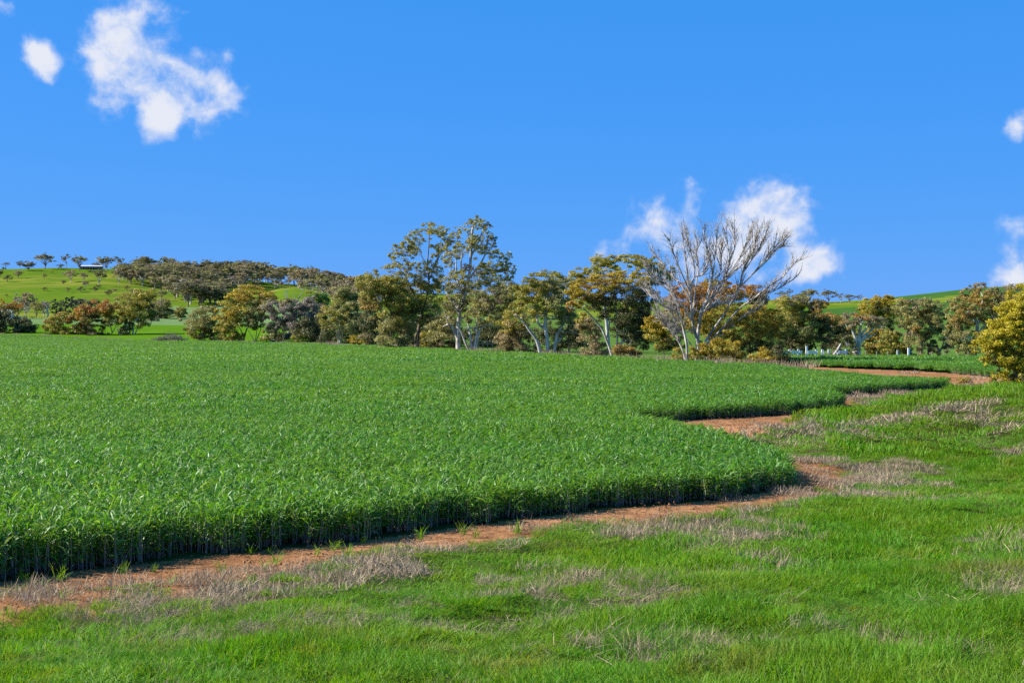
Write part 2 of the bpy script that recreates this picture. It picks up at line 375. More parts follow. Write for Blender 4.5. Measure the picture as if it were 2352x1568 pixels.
def height(x, y):
    x = np.atleast_1d(np.asarray(x, float)); y = np.atleast_1d(np.asarray(y, float))
    r = np.hypot(x, y); th = np.arctan2(x, y); thc = np.clip(th, -.58, .58)
    Y = r * np.cos(thc); px = CX + F * np.tan(thc)
    u = np.clip((px - _gx[0]) / 20, 0, len(_gx) - 1.001); v = np.clip(Y / 10, 0, len(_gy) - 1.001)
    i = u.astype(int); j = v.astype(int); fu = u - i; fv = v - j
    z = (GRID[i, j] * (1-fu) + GRID[i+1, j] * fu) * (1-fv) + (GRID[i, j+1] * (1-fu) + GRID[i+1, j+1] * fu) * fv
    z = z * (1 + .0 * x)
    far = sstep(300, 700, Y); z = z + far * (fbm(x / 90, y / 90, 3) - .5) * 6.0 * sstep(250, 900, Y)
    near = r < 140
    if near.any():
        xn, yn = x[near], y[near]; d = near_dist(xn, yn)
        wr = sstep(3., 12., xn) * sstep(14, 30, yn)                # the bank steepens towards the right
        b = 1.35 * (sstep(1.4, 12., d) * wr + sstep(.6, 21., d) * (1 - wr)) * (1 - sstep(38, 80, yn)) * (1 - sstep(90, 140, np.hypot(xn, yn)))
        bump = (fbm(xn * .55, yn * .55, 3) - .5) * .46 + (fbm(xn * 2.1 + 5, yn * 2.1, 2) - .5) * .10
        b = b - .55 * np.exp(-((xn - 11.5) / 3.6) ** 2 - ((yn - 30) / 6.) ** 2) + .32 * np.exp(-((xn - 19) / 4.5) ** 2 - ((yn - 47) / 8.) ** 2)
        b = b + bump * sstep(.7, 2.5, d) * (1 - sstep(60, 90, yn))
        b = b + (fbm(xn * 1.3, yn * 1.3, 3) - .5) * .05
        z[near] += b
    mid = sstep(30, 90, Y) * (1 - sstep(380, 500, Y))
    z = z + mid * (fbm(x / 34 + 3, y / 34, 2) - .5) * .55
    return z
def hz(x, y): return float(height([x], [y])[0])
def march(px, py, y0=8., y1=2400.):
    """the point of the land seen at column px, row py"""
    Y = np.geomspace(y0, y1, 1500); x = (px - CX) / F * Y; zr = CAMZ - (py - HY) / F * Y
    h = height(x, Y); k = np.nonzero(zr <= h)[0]
    if len(k) == 0: return None
    k = k[0]; return (x[k], Y[k], h[k])

DIRT1 = [G(-400, 1500), G(-100, 1465), G(60, 1450), G(200, 1435), G(330, 1405), G(450, 1372), G(560, 1350), G(680, 1328), G(780, 1308), G(900, 1286), G(1030, 1258), G(1150, 1240), G(1260, 1218), G(1400, 1203),
         G(1600, 1190), G(1720, 1178), G(1820, 1158), G(1900, 1128), G(1948, 1092), G(1930, 1068), G(1860, 1057), G(1815, 1050), (4, 27), (0, 23.5), (-4, 20.5), (-8, 18), (-30, 11)]
DIRT2 = [(2.9, 43), G(1560, 962), G(1900, 942), G(1945, 950), G(1880, 975), G(1830, 1000), G(1740, 1010), (4.6, 38)]
DIRT3 = [G(1900, 940), G(1935, 925), G(1935, 898), G(1990, 903), G(2180, 884), G(2200, 893), G(2120, 903), G(2040, 912), G(1985, 918), G(1992, 932), G(1960, 943)]
DIRT4 = [(23, 76.5), G(2186, 884), G(2235, 890), (36, 72), (42, 66), (46, 70), (32, 82), G(2290, 869), G(2150, 858), G(2000, 850.5), G(1870, 846), G(1790, 842), (15, 112), (19, 96), (20, 86)]
DIRTS = [np.array(p) for p in (DIRT1, DIRT2, DIRT3, DIRT4)]
DIRT5 = [(-21, 214), (-12, 192), (-6, 184), (-3, 186), (-10, 200), (-19, 220)]
DIRTS.append(np.array(DIRT5))
def is_dirt(x, y):
    jx = x + (fbm(x * 1.1, y * 1.1, 3) - .5) * .8; jy = y + (fbm(x * 1.1 + 40, y * 1.1, 3) - .5) * .9 + .12
    r = np.zeros(x.shape, bool)
    for p in DIRTS: r |= inside(p, jx, jy)
    n = (y < 80) & (y > 8)
    if n.any(): r[n] |= (near_dist(x[n], y[n]) < .75 + .5 * fbm(x[n] * .7, y[n] * .7, 2))
    return r

def build_terrain():
    th = np.concatenate([np.arange(-180, -60, 5.), np.arange(-60, -24, 1.5), np.linspace(-24, 24, 460), np.arange(25.5, 60, 1.5), np.arange(60, 180, 5.)])
    th = np.radians(th)
    rr = [1.0]
    while rr[-1] < 7500:
        r = rr[-1]; rr.append(r * (1.05 if r < 5 else 1.0085 if r < 85 else 1.016 if r < 1700 else 1.06))
    rr = np.array(rr); nR, nT = len(rr), len(th)
    T, R = np.meshgrid(th, rr); X = R * np.sin(T); Y = R * np.cos(T)
    Z = height(X.ravel(), Y.ravel())
    V = np.stack([X.ravel(), Y.ravel(), Z], 1)
    V = np.vstack([V, [[0, 0, hz(0, 0.01)]]])
    i, j = np.meshgrid(np.arange(nR - 1), np.arange(nT), indexing='ij'); j2 = (j + 1) % nT
    Q = np.stack([i * nT + j, i * nT + j2, (i + 1) * nT + j2, (i + 1) * nT + j], -1).reshape(-1, 4)[:, ::-1]
    cx = V[Q, 0].mean(1); cy = V[Q, 1].mean(1)
    px = CX + F * np.tan(np.clip(np.arctan2(cx, cy), -.7, .7)); Yd = np.hypot(cx, cy) * np.cos(np.clip(np.arctan2(cx, cy), -.6, .6))
    px = px + (fbm(cx / 25, cy / 25, 2) - .5) * 14; Yj = Yd + (fbm(cx / 40 + 9, cy / 40, 2) - .5) * 18
    cat = np.full(len(Q), 6)                                    # meadow
    left = px < 1000
    cat[left & (Yj > 300) & (Yj <= 505)] = 3                    # lush strip
    cat[left & (Yj > 505) & (Yj <= 640)] = 4
    cat[left & (px > 395) & (Yj > 505) & (Yj <= 880 - np.clip((px - 500) * .25, 0, 90))] = 4
    cat[left & (Yj > 640) & (cat != 4)] = 5
    cat[(px >= 1000) & (Yj > 700)] = 5
    rt = px > 1700
    cat[rt & (Yj > 600) & (Yj <= 735)] = 7
    cat[rt & (Yj > 735) & (Yj <= 815)] = 5
    cat[rt & (px > 1985) & (Yj > 815)] = 7
    nearm = (np.hypot(cx, cy) < 150)
    bank = nearm & (near_dist(cx, cy) < 60) & (cy < 95) & (~inside(CROP2, cx, cy)); cat[bank] = 2
    cat[inside(CROP, cx, cy)] = 0; cat[inside(CROP2, cx, cy)] = 8
    dm = (np.hypot(cx, cy) < 260); d = np.zeros(len(Q), bool); d[dm] = is_dirt(cx[dm], cy[dm])
    cat[d & (cat != 0) & (cat != 8)] = 1
    cat[inside(DIRTS[4], cx, cy)] = 1
    spec = {0: ('crop_field', 'crop_soil', 'dark earth of the big field under the green wheat'),
            8: ('crop_field', 'crop_soil', 'earth of the smaller wheat field before the white railing'),
            1: ('dirt_track', 'dirt', 'bare red dirt strip curving round the crop edge'),
            2: ('grass_bank', 'bank', 'low grassy bank in the foreground beside the dirt strip'),
            3: ('pasture', 'lush', 'bright green pasture strip behind the left row of trees'),
            4: ('paddock', 'pale', 'pale green paddock at the foot of the left hill'),
            5: ('hillside', 'hill', 'yellow-green grassy hillsides on the skyline'),
            6: ('meadow', 'meadow', 'green meadow ground among the trees'),
            7: ('hill_crop', 'hill_dark', 'dark green crop bands on the right hill')}
    for c, (nm, mt, lab) in spec.items():
        q = Q[cat == c]
        if len(q) == 0: continue
        u, inv = np.unique(q, return_inverse=True)
        tris = None; vv = V[u]
        o = link(nm, make_mesh(nm, vv, inv.reshape(-1, 4), M[mt], smooth=True))
        tag(o, lab, nm.replace('_', ' '), kind='structure')
build_terrain()

# ------------------------------------------------------------------ blades, scattered as stuff
def strips(base, azim, length, width, elev, droop, segs, tint, val, roll=.9):
    """arching blades: N strips of segs quads each, tapered; returns verts, quads, colours"""
    n = len(base); L = length / segs
    pts = [base]; e = elev.copy(); p = base.copy()
    for s in range(segs):
        p = p + np.stack([np.cos(azim) * np.cos(e) * L, np.sin(azim) * np.cos(e) * L, np.sin(e) * L], 1); pts.append(p); e = e - droop / segs
    side = np.stack([-np.sin(azim), np.cos(azim), np.zeros(n)], 1)
    e1 = elev - droop * .4; nrm = np.stack([-np.cos(azim) * np.sin(e1), -np.sin(azim) * np.sin(e1), np.cos(e1)], 1); ro = rng.uniform(-roll, roll, n)[:, None]
    side = side * np.cos(ro) + nrm * np.sin(ro)
    prof = [1.0 if s < segs * .6 else max(.12, 1.0 - (s / segs - .6) * 2.2) for s in range(segs + 1)]; prof[0] = .7
    V = np.stack([np.stack([pts[s] - side * (width * prof[s] * .5)[:, None], pts[s] + side * (width * prof[s] * .5)[:, None]], 1) for s in range(segs + 1)], 1)  # n, segs+1, 2, 3
    V = V.reshape(n * (segs + 1) * 2, 3)
    b = (np.arange(n) * (segs + 1) * 2)[:, None]; s = (np.arange(segs) * 2)[None, :]
    q = np.stack([b + s, b + s + 1, b + s + 3, b + s + 2], -1).reshape(-1, 4)
    C = np.repeat(np.stack([tint, val, np.zeros(n)], 1), (segs + 1) * 2, 0)
    return V, q, C
def joinparts(name, parts, mats):
    vs, qs, cs, mi, n = [], [], [], [], 0
    for (v, q, c), m in parts:
        vs.append(v); qs.append(q + n); cs.append(c); mi.append(np.full(len(q), m)); n += len(v)
    return make_mesh(name, np.concatenate(vs), np.concatenate(qs), mats, np.concatenate(mi), np.concatenate(cs))
U = lambda a, b, n: rng.uniform(a, b, n)
def disc(n, r):
    a = U(0, 2 * math.pi, n); d = r * np.sqrt(rng.random(n)); return np.stack([np.cos(a) * d, np.sin(a) * d], 1)
def sq(n, r): return U(-r, r, (n, 2))
def wheat_proto(kind):
    if kind == 'near':
        nt = 40; p = disc(nt, .25); hts = U(.30, .46, nt); parts = []
        nl = 6; idx = np.repeat(np.arange(nt), nl); n = len(idx); f = np.tile(np.linspace(.22, 1.0, nl), nt)
        base = np.column_stack([p[idx] + U(-.01, .01, (n, 2)), hts[idx] * f])
        parts.append((strips(base, U(0, 6.28, n), U(.14, .27, n), U(.012, .023, n), U(.25, 1.3, n), U(.7, 2.2, n), 3, np.clip(rng.normal(.12, .42, n), 0, 1), U(.55, 1.3, n)), 0))
        b2 = np.column_stack([p, np.zeros(nt)])
        parts.append((strips(b2, U(0, 6.28, nt), hts, U(.006, .010, nt), U(1.42, 1.56, nt), U(0, .1, nt), 2, U(0, .5, nt), U(.6, 1.1, nt)), 1))
        n = 40; b3 = np.column_stack([disc(n, .25), U(.02, .16, n)])
        parts.append((strips(b3, U(0, 6.28, n), U(.08, .18, n), U(.006, .012, n), U(.6, 1.5, n), U(.6, 2.6, n), 2, U(0, 1, n), U(.5, 1.1, n)), 1))
        return joinparts('wheat_clump', parts, [M['wheat'], M['wheat_dry']])
    if kind == 'mid':
        n = 800; base = np.column_stack([sq(n, .55), U(.18, .44, n)])
        return joinparts('wheat_patch', [(strips(base, U(0, 6.28, n), U(.15, .28, n), U(.020, .034, n), U(.2, 1.25, n), U(.7, 2.1, n), 3, np.clip(rng.normal(.2, .4, n), 0, 1), U(.65, 1.25, n)), 0)], [M['wheat'], M['wheat_dry']])
    n = 1100; base = np.column_stack([sq(n, 1.4), U(.12, .40, n)])
    return joinparts('wheat_swath', [(strips(base, U(0, 6.28, n), U(.2, .4, n), U(.04, .075, n), U(.5, 1.2, n), U(.8, 1.8, n), 2, np.clip(rng.normal(.25, .3, n), 0, 1), U(.8, 1.15, n)), 0)], [M['wheat'], M['wheat_dry']])
def grass_proto(kind):
    if kind == 'near': n, r, L, W = 420, .26, (.07, .17), (.0035, .0065)
    elif kind == 'mid': n, r, L, W = 480, .42, (.08, .18), (.006, .011)
    else: n, r, L, W = 480, .95, (.10, .22), (.014, .026)
    base = np.column_stack([disc(n, r), np.full(n, -.02)])
    return joinparts('grass_tuft', [(strips(base, rng.normal(.5, 1.3, n), U(*L, n), U(*W, n), U(.85, 1.5, n), U(.2, 1.3, n), 3 if kind == 'near' else 2, np.clip(rng.normal(.18, .28, n), 0, 1), U(.7, 1.2, n)), 0)], [M['grass']])
def dry_proto(kind):
    n, r, L, W, e = {'near': (150, .22, (.06, .19), (.002, .0042), (.3, 1.5)), 'mid': (220, .35, (.08, .24), (.005, .009), (.3, 1.5)),
                     'far': (240, .9, (.14, .34), (.014, .026), (.3, 1.4)), 'straw': (46, .28, (.08, .24), (.0028, .0055), (-.1, .7))}[kind]
    base = np.column_stack([disc(n, r), U(-.01, .03, n)])
    return joinparts('dry_tuft', [(strips(base, U(0, 6.28, n), U(*L, n), U(*W, n), U(*e, n), U(-.1, .7, n), 2, U(0, 1, n), U(.6, 1.15, n)), 0)], [M['dry']])

def scatter(name, pts, scl, idx, protos, tilt=.12):
    c = bpy.data.collections.new(name + '_pieces')
    for i, me in enumerate(protos): c.objects.link(bpy.data.objects.new('%s_piece_%02d' % (name, i), me))
    n = len(pts); me = bpy.data.meshes.new(name); me.vertices.add(n); me.vertices.foreach_set('co', np.asarray(pts, np.float32).ravel())
    rot = np.stack([rng.normal(0, tilt, n), rng.normal(0, tilt, n), U(0, 6.283, n)], 1).astype(np.float32)
    a = me.attributes.new('rot', 'FLOAT_VECTOR', 'POINT'); a.data.foreach_set('vector', rot.ravel())
    a = me.attributes.new('scl', 'FLOAT_VECTOR', 'POINT'); a.data.foreach_set('vector', np.asarray(scl, np.float32).ravel())
    a = me.attributes.new('idx', 'INT', 'POINT'); a.data.foreach_set('value', np.asarray(idx, np.int32))
    for m in protos[0].materials: me.materials.append(m)
    o = link(name, me)
    g = bpy.data.node_groups.new(name, 'GeometryNodeTree')
    g.interface.new_socket('Geometry', in_out='INPUT', socket_type='NodeSocketGeometry'); g.interface.new_socket('Geometry', in_out='OUTPUT', socket_type='NodeSocketGeometry')
    N = g.nodes; gi = N.new('NodeGroupInput'); go = N.new('NodeGroupOutput'); ip = N.new('GeometryNodeInstanceOnPoints'); ci = N.new('GeometryNodeCollectionInfo')
    ci.inputs['Collection'].default_value = c; ci.inputs['Separate Children'].default_value = True; ci.inputs['Reset Children'].default_value = True
    def at(nm, t):
        k = N.new('GeometryNodeInputNamedAttribute'); k.data_type = t; k.inputs['Name'].default_value = nm; return k.outputs['Attribute']
    Lk = g.links.new
    Lk(gi.outputs[0], ip.inputs['Points']); Lk(ci.outputs[0], ip.inputs['Instance']); ip.inputs['Pick Instance'].default_value = True
    Lk(at('idx', 'INT'), ip.inputs['Instance Index']); Lk(at('rot', 'FLOAT_VECTOR'), ip.inputs['Rotation']); Lk(at('scl', 'FLOAT_VECTOR'), ip.inputs['Scale'])
    Lk(ip.outputs[0], go.inputs[0])
    o.modifiers.new('scatter', 'NODES').node_group = g
    return o
def jgrid(y0, y1, s, x0=None, x1=None, slope=.46, margin=4.):
    """jittered lattice over the wedge of land between two distances"""
    ys = np.arange(y0, y1, s); P = []
    for y in ys:
        w = slope * y + margin; a = -w if x0 is None else max(-w, x0); b = w if x1 is None else min(w, x1)
        if b <= a: continue
        xs = np.arange(a, b, s); P.append(np.stack([xs, np.full(len(xs), y)], 1))
    P = np.concatenate(P) if P else np.zeros((0, 2)); return P + U(-.42 * s, .42 * s, P.shape)
def put(P): return np.column_stack([P, height(P[:, 0], P[:, 1])])

def build_wheat():
    protos = [wheat_proto('near') for _ in range(5)] + [wheat_proto('mid') for _ in range(3)] + [wheat_proto('far') for _ in range(3)]
    def field(poly, name, label, near_to, mid_to, far_to, y0, x0=None, x1=None):
        pts, idx, scl = [], [], []
        def addp(P, lo, hi, base_s, i0, i1):
            if len(P) == 0: return
            n = len(P); k = fbm(P[:, 0] * .22, P[:, 1] * .22, 2); hv = .80 + .44 * k + .18 * (1 - sstep(17, 26, P[:, 1])) * (1 - sstep(-4, 4, P[:, 0]))
            s = U(.9, 1.12, n) * base_s
            pts.append(P); idx.append(rng.integers(i0, i1, n)); scl.append(np.stack([s, s, hv * U(.92, 1.08, n) * 1.02], 1))
        e = edge_dist
        P = jgrid(y0, near_to, .31, x0, x1); ins = inside(poly, P[:, 0], P[:, 1]); d = e(poly, P[:, 0], P[:, 1]); lim = .10 + .55 * (fbm(P[:, 0] * 1.3, P[:, 1] * 1.3, 2) - .42)
        addp(P[ins & (d > lim)], 0, 0, 1, 0, 5)
        st = P[(~ins) & (d < .45) & (rng.random(len(P)) < .02)]
        if len(st): pts.append(st); idx.append(rng.integers(0, 5, len(st))); q = U(.25, .5, len(st)); scl.append(np.stack([q, q, U(.5, .9, len(st))], 1))
        P = jgrid(near_to, mid_to, .31, x0, x1); P = P[inside(poly, P[:, 0], P[:, 1])]; d = e(poly, P[:, 0], P[:, 1]); addp(P[(d > .16) & (d < 1.6)], 0, 0, 1, 0, 5)
        P = jgrid(near_to, mid_to, .8, x0, x1); P = P[inside(poly, P[:, 0], P[:, 1])]; d = e(poly, P[:, 0], P[:, 1]); addp(P[d > 1.0], 0, 0, 1, 5, 8)
        P = jgrid(mid_to, far_to, .8, x0, x1); P = P[inside(poly, P[:, 0], P[:, 1])]; d = e(poly, P[:, 0], P[:, 1]); addp(P[(d > .4) & (d < 3)], 0, 0, 1, 5, 8)
        P = jgrid(mid_to, far_to, 1.9, x0, x1); P = P[inside(poly, P[:, 0], P[:, 1])]; d = e(poly, P[:, 0], P[:, 1]); addp(P[d > 1.5], 0, 0, 1, 8, 11)
        P = np.concatenate(pts); o = scatter(name, put(P), np.concatenate(scl), np.concatenate(idx), protos, tilt=.05)
        tag(o, label, 'wheat', kind='stuff')
    field(CROP, 'wheat_crop', 'dense knee-high green wheat filling the big field', 46, 115, 432, 8)
    field(CROP2, 'wheat_crop', 'green wheat in the smaller field beyond the red dirt strip', 60, 95, 155, 60, 10, 75)
build_wheat()

# dry clumps of the bank: column, row, radius in metres
DRY = [(620, 1360, 1.1), (760, 1330, .9), (850, 1300, .7), (480, 1390, .8), (1000, 1270, .35), (330, 1400, .6), (1300, 1350, .75), (1390, 1350, .7), (1480, 1390, .5), (930, 1455, .4),
       (1540, 1500, .55), (1480, 1490, .35), (1580, 1240, 1.0), (1700, 1250, .8), (1680, 1215, .7), (1500, 1215, .5), (1960, 1110, 1.3), (2030, 1090, 1.3), (1950, 1150, .9), (1880, 1065, 1.0), (2080, 1110, .8),
       (1760, 1000, 1.4), (1850, 990, 1.8), (1900, 1015, 1.4), (1960, 985, 1.6), (1960, 915, 2.0), (2020, 920, 1.5), (2090, 910, 1.3), (2180, 890, 1.8), (2060, 975, 1.3), (2230, 885, 1.6), (2280, 960, .8),
       (1850, 1455, .25), (1290, 1430, .2), (2330, 1340, .5), (2320, 1260, .5), (1000, 1390, .3), (2110, 1520, .2), (1130, 1470, .22), (1800, 1290, .25), (2000, 1480, .2), (600, 1480, .4), (760, 1420, .5),
       (200, 1500, .35), (420, 1470, .5), (2240, 935, .8), (2290, 990, .7), (2330, 1040, .6)]
DRYP = []
for (px, py, r) in DRY:
    m = march(px, py, 5., 120.)
    if m: DRYP.append((m[0], m[1], r))
def dry_mask(x, y):
    d = np.zeros(x.shape)
    jx = x + (fbm(x * 1.7 + 3, y * 1.7, 3) - .5) * 1.2; jy = y + (fbm(x * 1.7, y * 1.7 + 9, 3) - .5) * 1.2
    for (a, b, r) in DRYP: d = np.maximum(d, 1 - sstep(.25 * r, 1.6 * r, np.hypot(jx - a, jy - b)))
    return d
def build_bank():
    gp = [grass_proto('near') for _ in range(5)] + [grass_proto('mid') for _ in range(4)] + [grass_proto('far') for _ in range(3)]
    dp = [dry_proto('near') for _ in range(4)] + [dry_proto('mid') for _ in range(3)] + [dry_proto('far') for _ in range(3)] + [dry_proto('straw') for _ in range(4)]
    GP, GI, GS, DP_, DI, DS = [], [], [], [], [], []
    for (y0, y1, s, a, b, da, db) in ((4.5, 15, .21, 0, 5, 0, 4), (15, 34, .33, 5, 9, 4, 7), (34, 96, .75, 9, 12, 7, 10)):
        P = jgrid(y0, y1, s, slope=.56, margin=4.); x, y = P[:, 0], P[:, 1]
        ok = ~inside(CROP, x, y) & ~inside(CROP2, x, y)
        dirt = is_dirt(x, y); dm = dry_mask(x, y); de = near_dist(x, y)
        fringe = (1 - sstep(1.2, 3.4, de)) * .22 * (fbm(x * .9, y * .9, 2) > .48)
        patchy = (fbm(x * .8 + 20, y * .8, 3) > .62) * .14
        ds = np.clip(dm + fringe + patchy, 0, 1)
        thin = np.clip((fbm(x * .5 + 8, y * .5, 2) - .35) * 3, .55, 1)
        left = (x < 1.0) & (y < 19)
        sparse = left & (de < 4.5)
        g = ok & ~dirt & (rng.random(len(x)) < (1 - .62 * dm - .2 * (ds - dm)) * np.where(sparse, .55, 1))
        g |= ok & dirt & left & (de > .9) & (rng.random(len(x)) < .48 * (fbm(x * 1.1, y * 1.1, 2) > .38) * sstep(.8, 3.2, de))
        Pg = P[g]; n = len(Pg); lush = fbm(Pg[:, 0] * .9 + 31, Pg[:, 1] * .9, 3); hs = .30 + 1.0 * np.clip((lush - .28) * 2, 0, 1)
        hs = hs * (1 - .3 * ds[g]) * (.5 + .5 * sstep(1.2, 4.0, de[g])); w = U(.9, 1.15, n)
        GP.append(Pg); GI.append(rng.integers(a, b, n)); GS.append(np.stack([w, w, hs * U(.85, 1.2, n)], 1))
        d = ok & (rng.random(len(x)) < np.where(dirt, .22 * dm + .02 + .20 * (left & (de > 1.)) * (fbm(x * .9 + 60, y * .9, 2) > .46), ds * (.8 if y0 < 14 else .95))); Pd = P[d]; n = len(Pd); w = U(.8, 1.2, n)
        DP_.append(Pd); DI.append(rng.integers(da, db, n)); DS.append(np.stack([w, w, U(.45, .95, n)], 1))
        if y0 < 60:
            d = ok & (rng.random(len(x)) < (.26 * dm + .012) * (1 if y0 < 34 else 1.)); Pd = P[d]; n = len(Pd); w = U(.6, 1.25, n)
            DP_.append(Pd); DI.append(rng.integers(10, 14, n)); DS.append(np.stack([w, w, w], 1))
    o = scatter('grass', put(np.concatenate(GP)), np.concatenate(GS), np.concatenate(GI), gp); tag(o, 'bright green grass covering the foreground bank', 'grass', kind='stuff')
    # dry tufts also line the far edge of the wheat
    e = CROP[(CROP[:, 1] > 100) & (CROP[:, 0] > -170)]; Pf = np.concatenate([e + U(-3, 3, e.shape) + np.array([0, 3.5]) for _ in range(5)]); n = len(Pf)
    DP_.append(Pf); DI.append(rng.integers(7, 10, n)); DS.append(np.stack([U(1, 2, n), U(1, 2, n), U(1.5, 3.2, n)], 1))
    o = scatter('dry_grass', put(np.concatenate(DP_)), np.concatenate(DS), np.concatenate(DI), dp); tag(o, 'grey-brown dry grass and straw along the dirt strip', 'dry grass', kind='stuff')
    # single wheat and grass plants gone astray on the dirt at the left
    P = jgrid(10, 21, .3, -9, 4); x, y = P[:, 0], P[:, 1]; k = ~inside(CROP, x, y) & is_dirt(x, y) & (rng.random(len(x)) < .16); P = P[k]; n = len(P)
    stray = []
    for _ in range(3):
        m = 22; base = np.column_stack([disc(m, .08), np.zeros(m)]); stray.append(joinparts('stray_plant', [(strips(base, U(0, 6.28, m), U(.15, .34, m), U(.007, .012, m), U(1.0, 1.5, m), U(.2, 1.2, m), 3, U(0, .6, m), U(.8, 1.2, m)), 0)], [M['grass']]))
    o = scatter('stray_plants', put(P), np.repeat(U(.4, .9, n)[:, None], 3, 1), rng.integers(0, 3, n), stray); tag(o, 'stray green seedlings on the dirt at the field edge', 'seedlings', kind='stuff')
    # clods on the dirt
    cl = []
    for _ in range(4):
        n = 16; v, q = [], []; 
        for k in range(n):
            c = np.append(disc(1, .35)[0], 0); r = rng.uniform(.004, .015); d = rng.uniform(.6, 1.2, (8, 1)) * r
            b = np.array([(-1,-1,-.6),(1,-1,-.6),(1,1,-.6),(-1,1,-.6),(-.8,-.8,.7),(.8,-.7,.6),(.7,.8,.8),(-.8,.7,.6)]) * d + c
            v.append(b); q += [tuple(8 * k + i for i in f) for f in [(4,5,6,7),(0,1,5,4),(1,2,6,5),(2,3,7,6),(3,0,4,7)]]
        cl.append(make_mesh('clods', np.concatenate(v), q, M['dirt']))
    P = jgrid(11, 60, .4); x, y = P[:, 0], P[:, 1]; k = ~inside(CROP, x, y) & is_dirt(x, y); P = P[k]; n = len(P)
    o = scatter('soil_clods', put(P), np.repeat(U(.6, 1.4, n)[:, None], 3, 1), rng.integers(0, 4, n), cl); tag(o, 'small red clods scattered over the dirt strip', 'soil', kind='stuff')
build_bank()

# ------------------------------------------------------------------ trees
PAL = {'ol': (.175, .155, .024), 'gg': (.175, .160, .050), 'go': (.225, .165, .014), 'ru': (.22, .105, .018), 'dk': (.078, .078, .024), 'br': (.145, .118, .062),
       'gr': (.075, .125, .028), 'dg': (.022, .042, .024), 'pu': (.15, .125, .10), 'yl': (.24, .20, .010), 'og': (.20, .165, .022), 'tn': (.19, .145, .065), 'bz': (.19, .125, .028)}  # leaf colours; clusters also paint in sunlit gold sides and shaded dark undersides
CROPS = {1: (0., 558.1, .2026), 2: (408.3, 558.1, .2026), 3: (782.7, 476.4, .2343), 4: (1123., 476.4, .2343), 5: (1395.2, 490., .2343), 6: (1803.6, 626.1, .2332)}
def D(c, x, y): o = CROPS[c]; return o[0] + x * o[2], o[1] + y * o[2]
def W(c, x, y, Y):       # a point at distance Y seen at a place of study sheet c
    a, b = D(c, x, y); return np.array([(a - CX) / F * Y, Y, CAMZ - (b - HY) / F * Y])

def unit(v): return v / (np.linalg.norm(v, axis=-1, keepdims=True) + 1e-9)
def leaf_quads(c, out, L, Wd, colr, r):
    """one small rhombic leaf spray per centre"""
    n = len(c)
    nrm = unit(out * .9 + r.normal(0, .75, (n, 3)) + np.array([0, 0, .25]))
    t = unit(np.cross(nrm, r.normal(0, 1, (n, 3)))); b = np.cross(nrm, t)
    l = (L * r.uniform(.6, 1.35, n))[:, None] * .5; w = (Wd * r.uniform(.6, 1.35, n))[:, None] * .5
    V = np.stack([c + t * l, c + b * w, c - t * l, c - b * w], 1).reshape(-1, 3)
    q = np.arange(4 * n).reshape(-1, 4)
    return V, q, np.repeat(colr, 4, 0)

def crown_leaves(clusters, Y, r, dens=1.0, leaf=None):
    """clusters: (centre xyz, rx, ry, rz, palette key) -> leaf arrays and the spray centres"""
    leaf = leaf or float(np.clip(.00112 * Y, .06, .6))
    Vs, Qs, Cs, n0, tips = [], [], [], 0, []
    for (c, rx, ry, rz, pal) in clusters:
        area = math.pi * rx * rz
        ns = int(np.clip(area / (leaf * leaf * 26), 5, 60))
        dirs = unit(r.normal(0, 1, (ns, 3)) + np.array([0, 0, .35])); rad = r.uniform(.35, 1.0, (ns, 1)) ** .6
        sub = c + dirs * rad * np.array([rx, ry, rz]) * .85
        tips.append(sub)
        per = max(6, int(dens * 1.15 * area / (leaf * leaf * .275) / ns))
        k = np.repeat(np.arange(ns), per); m = len(k)
        g = r.normal(0, 1, (m, 3)); g = g / (np.linalg.norm(g, axis=1, keepdims=True) + 1e-9) * (r.uniform(0, 1, (m, 1)) ** .45)
        sr = .36 * np.array([rx, ry, rz]) * r.uniform(.6, 1.2, (ns, 1))
        sr = np.maximum(sr, leaf * .9)
        pos = sub[k] + g * sr[k] * np.array([1, 1, .72])
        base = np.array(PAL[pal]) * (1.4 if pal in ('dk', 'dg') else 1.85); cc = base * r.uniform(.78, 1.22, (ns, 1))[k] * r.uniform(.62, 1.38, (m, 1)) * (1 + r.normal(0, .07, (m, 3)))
        out = unit(g * .8 + unit((pos - c) / np.array([rx, ry, rz])) * .6)
        v, q, cl = leaf_quads(pos, out, leaf, leaf * .55, np.clip(cc, .004, 1), r)
        Vs.append(v); Qs.append(q + n0); Cs.append(cl); n0 += len(v)
    return np.concatenate(Vs), np.concatenate(Qs), np.concatenate(Cs), tips

class Skel:
    def __init__(s): s.v, s.q, s.n, s.pts = [], [], 0, []
    def limb(s, path, r0, r1, sides=5, sub=3, keep=True):
        p = smooth_path(path, sub); t = np.linspace(0, 1, len(p)); rad = r0 + (r1 - r0) * t ** .8
        v, q = tube(p, rad, sides); s.v.append(v); s.q += [tuple(i + s.n for i in f) for f in q]; s.n += len(v)
        if keep: s.pts += [(a, b) for a, b in zip(p, rad)]
    def mesh(s, name, mat): return make_mesh(name, np.concatenate(s.v), s.q, mat, smooth=True)

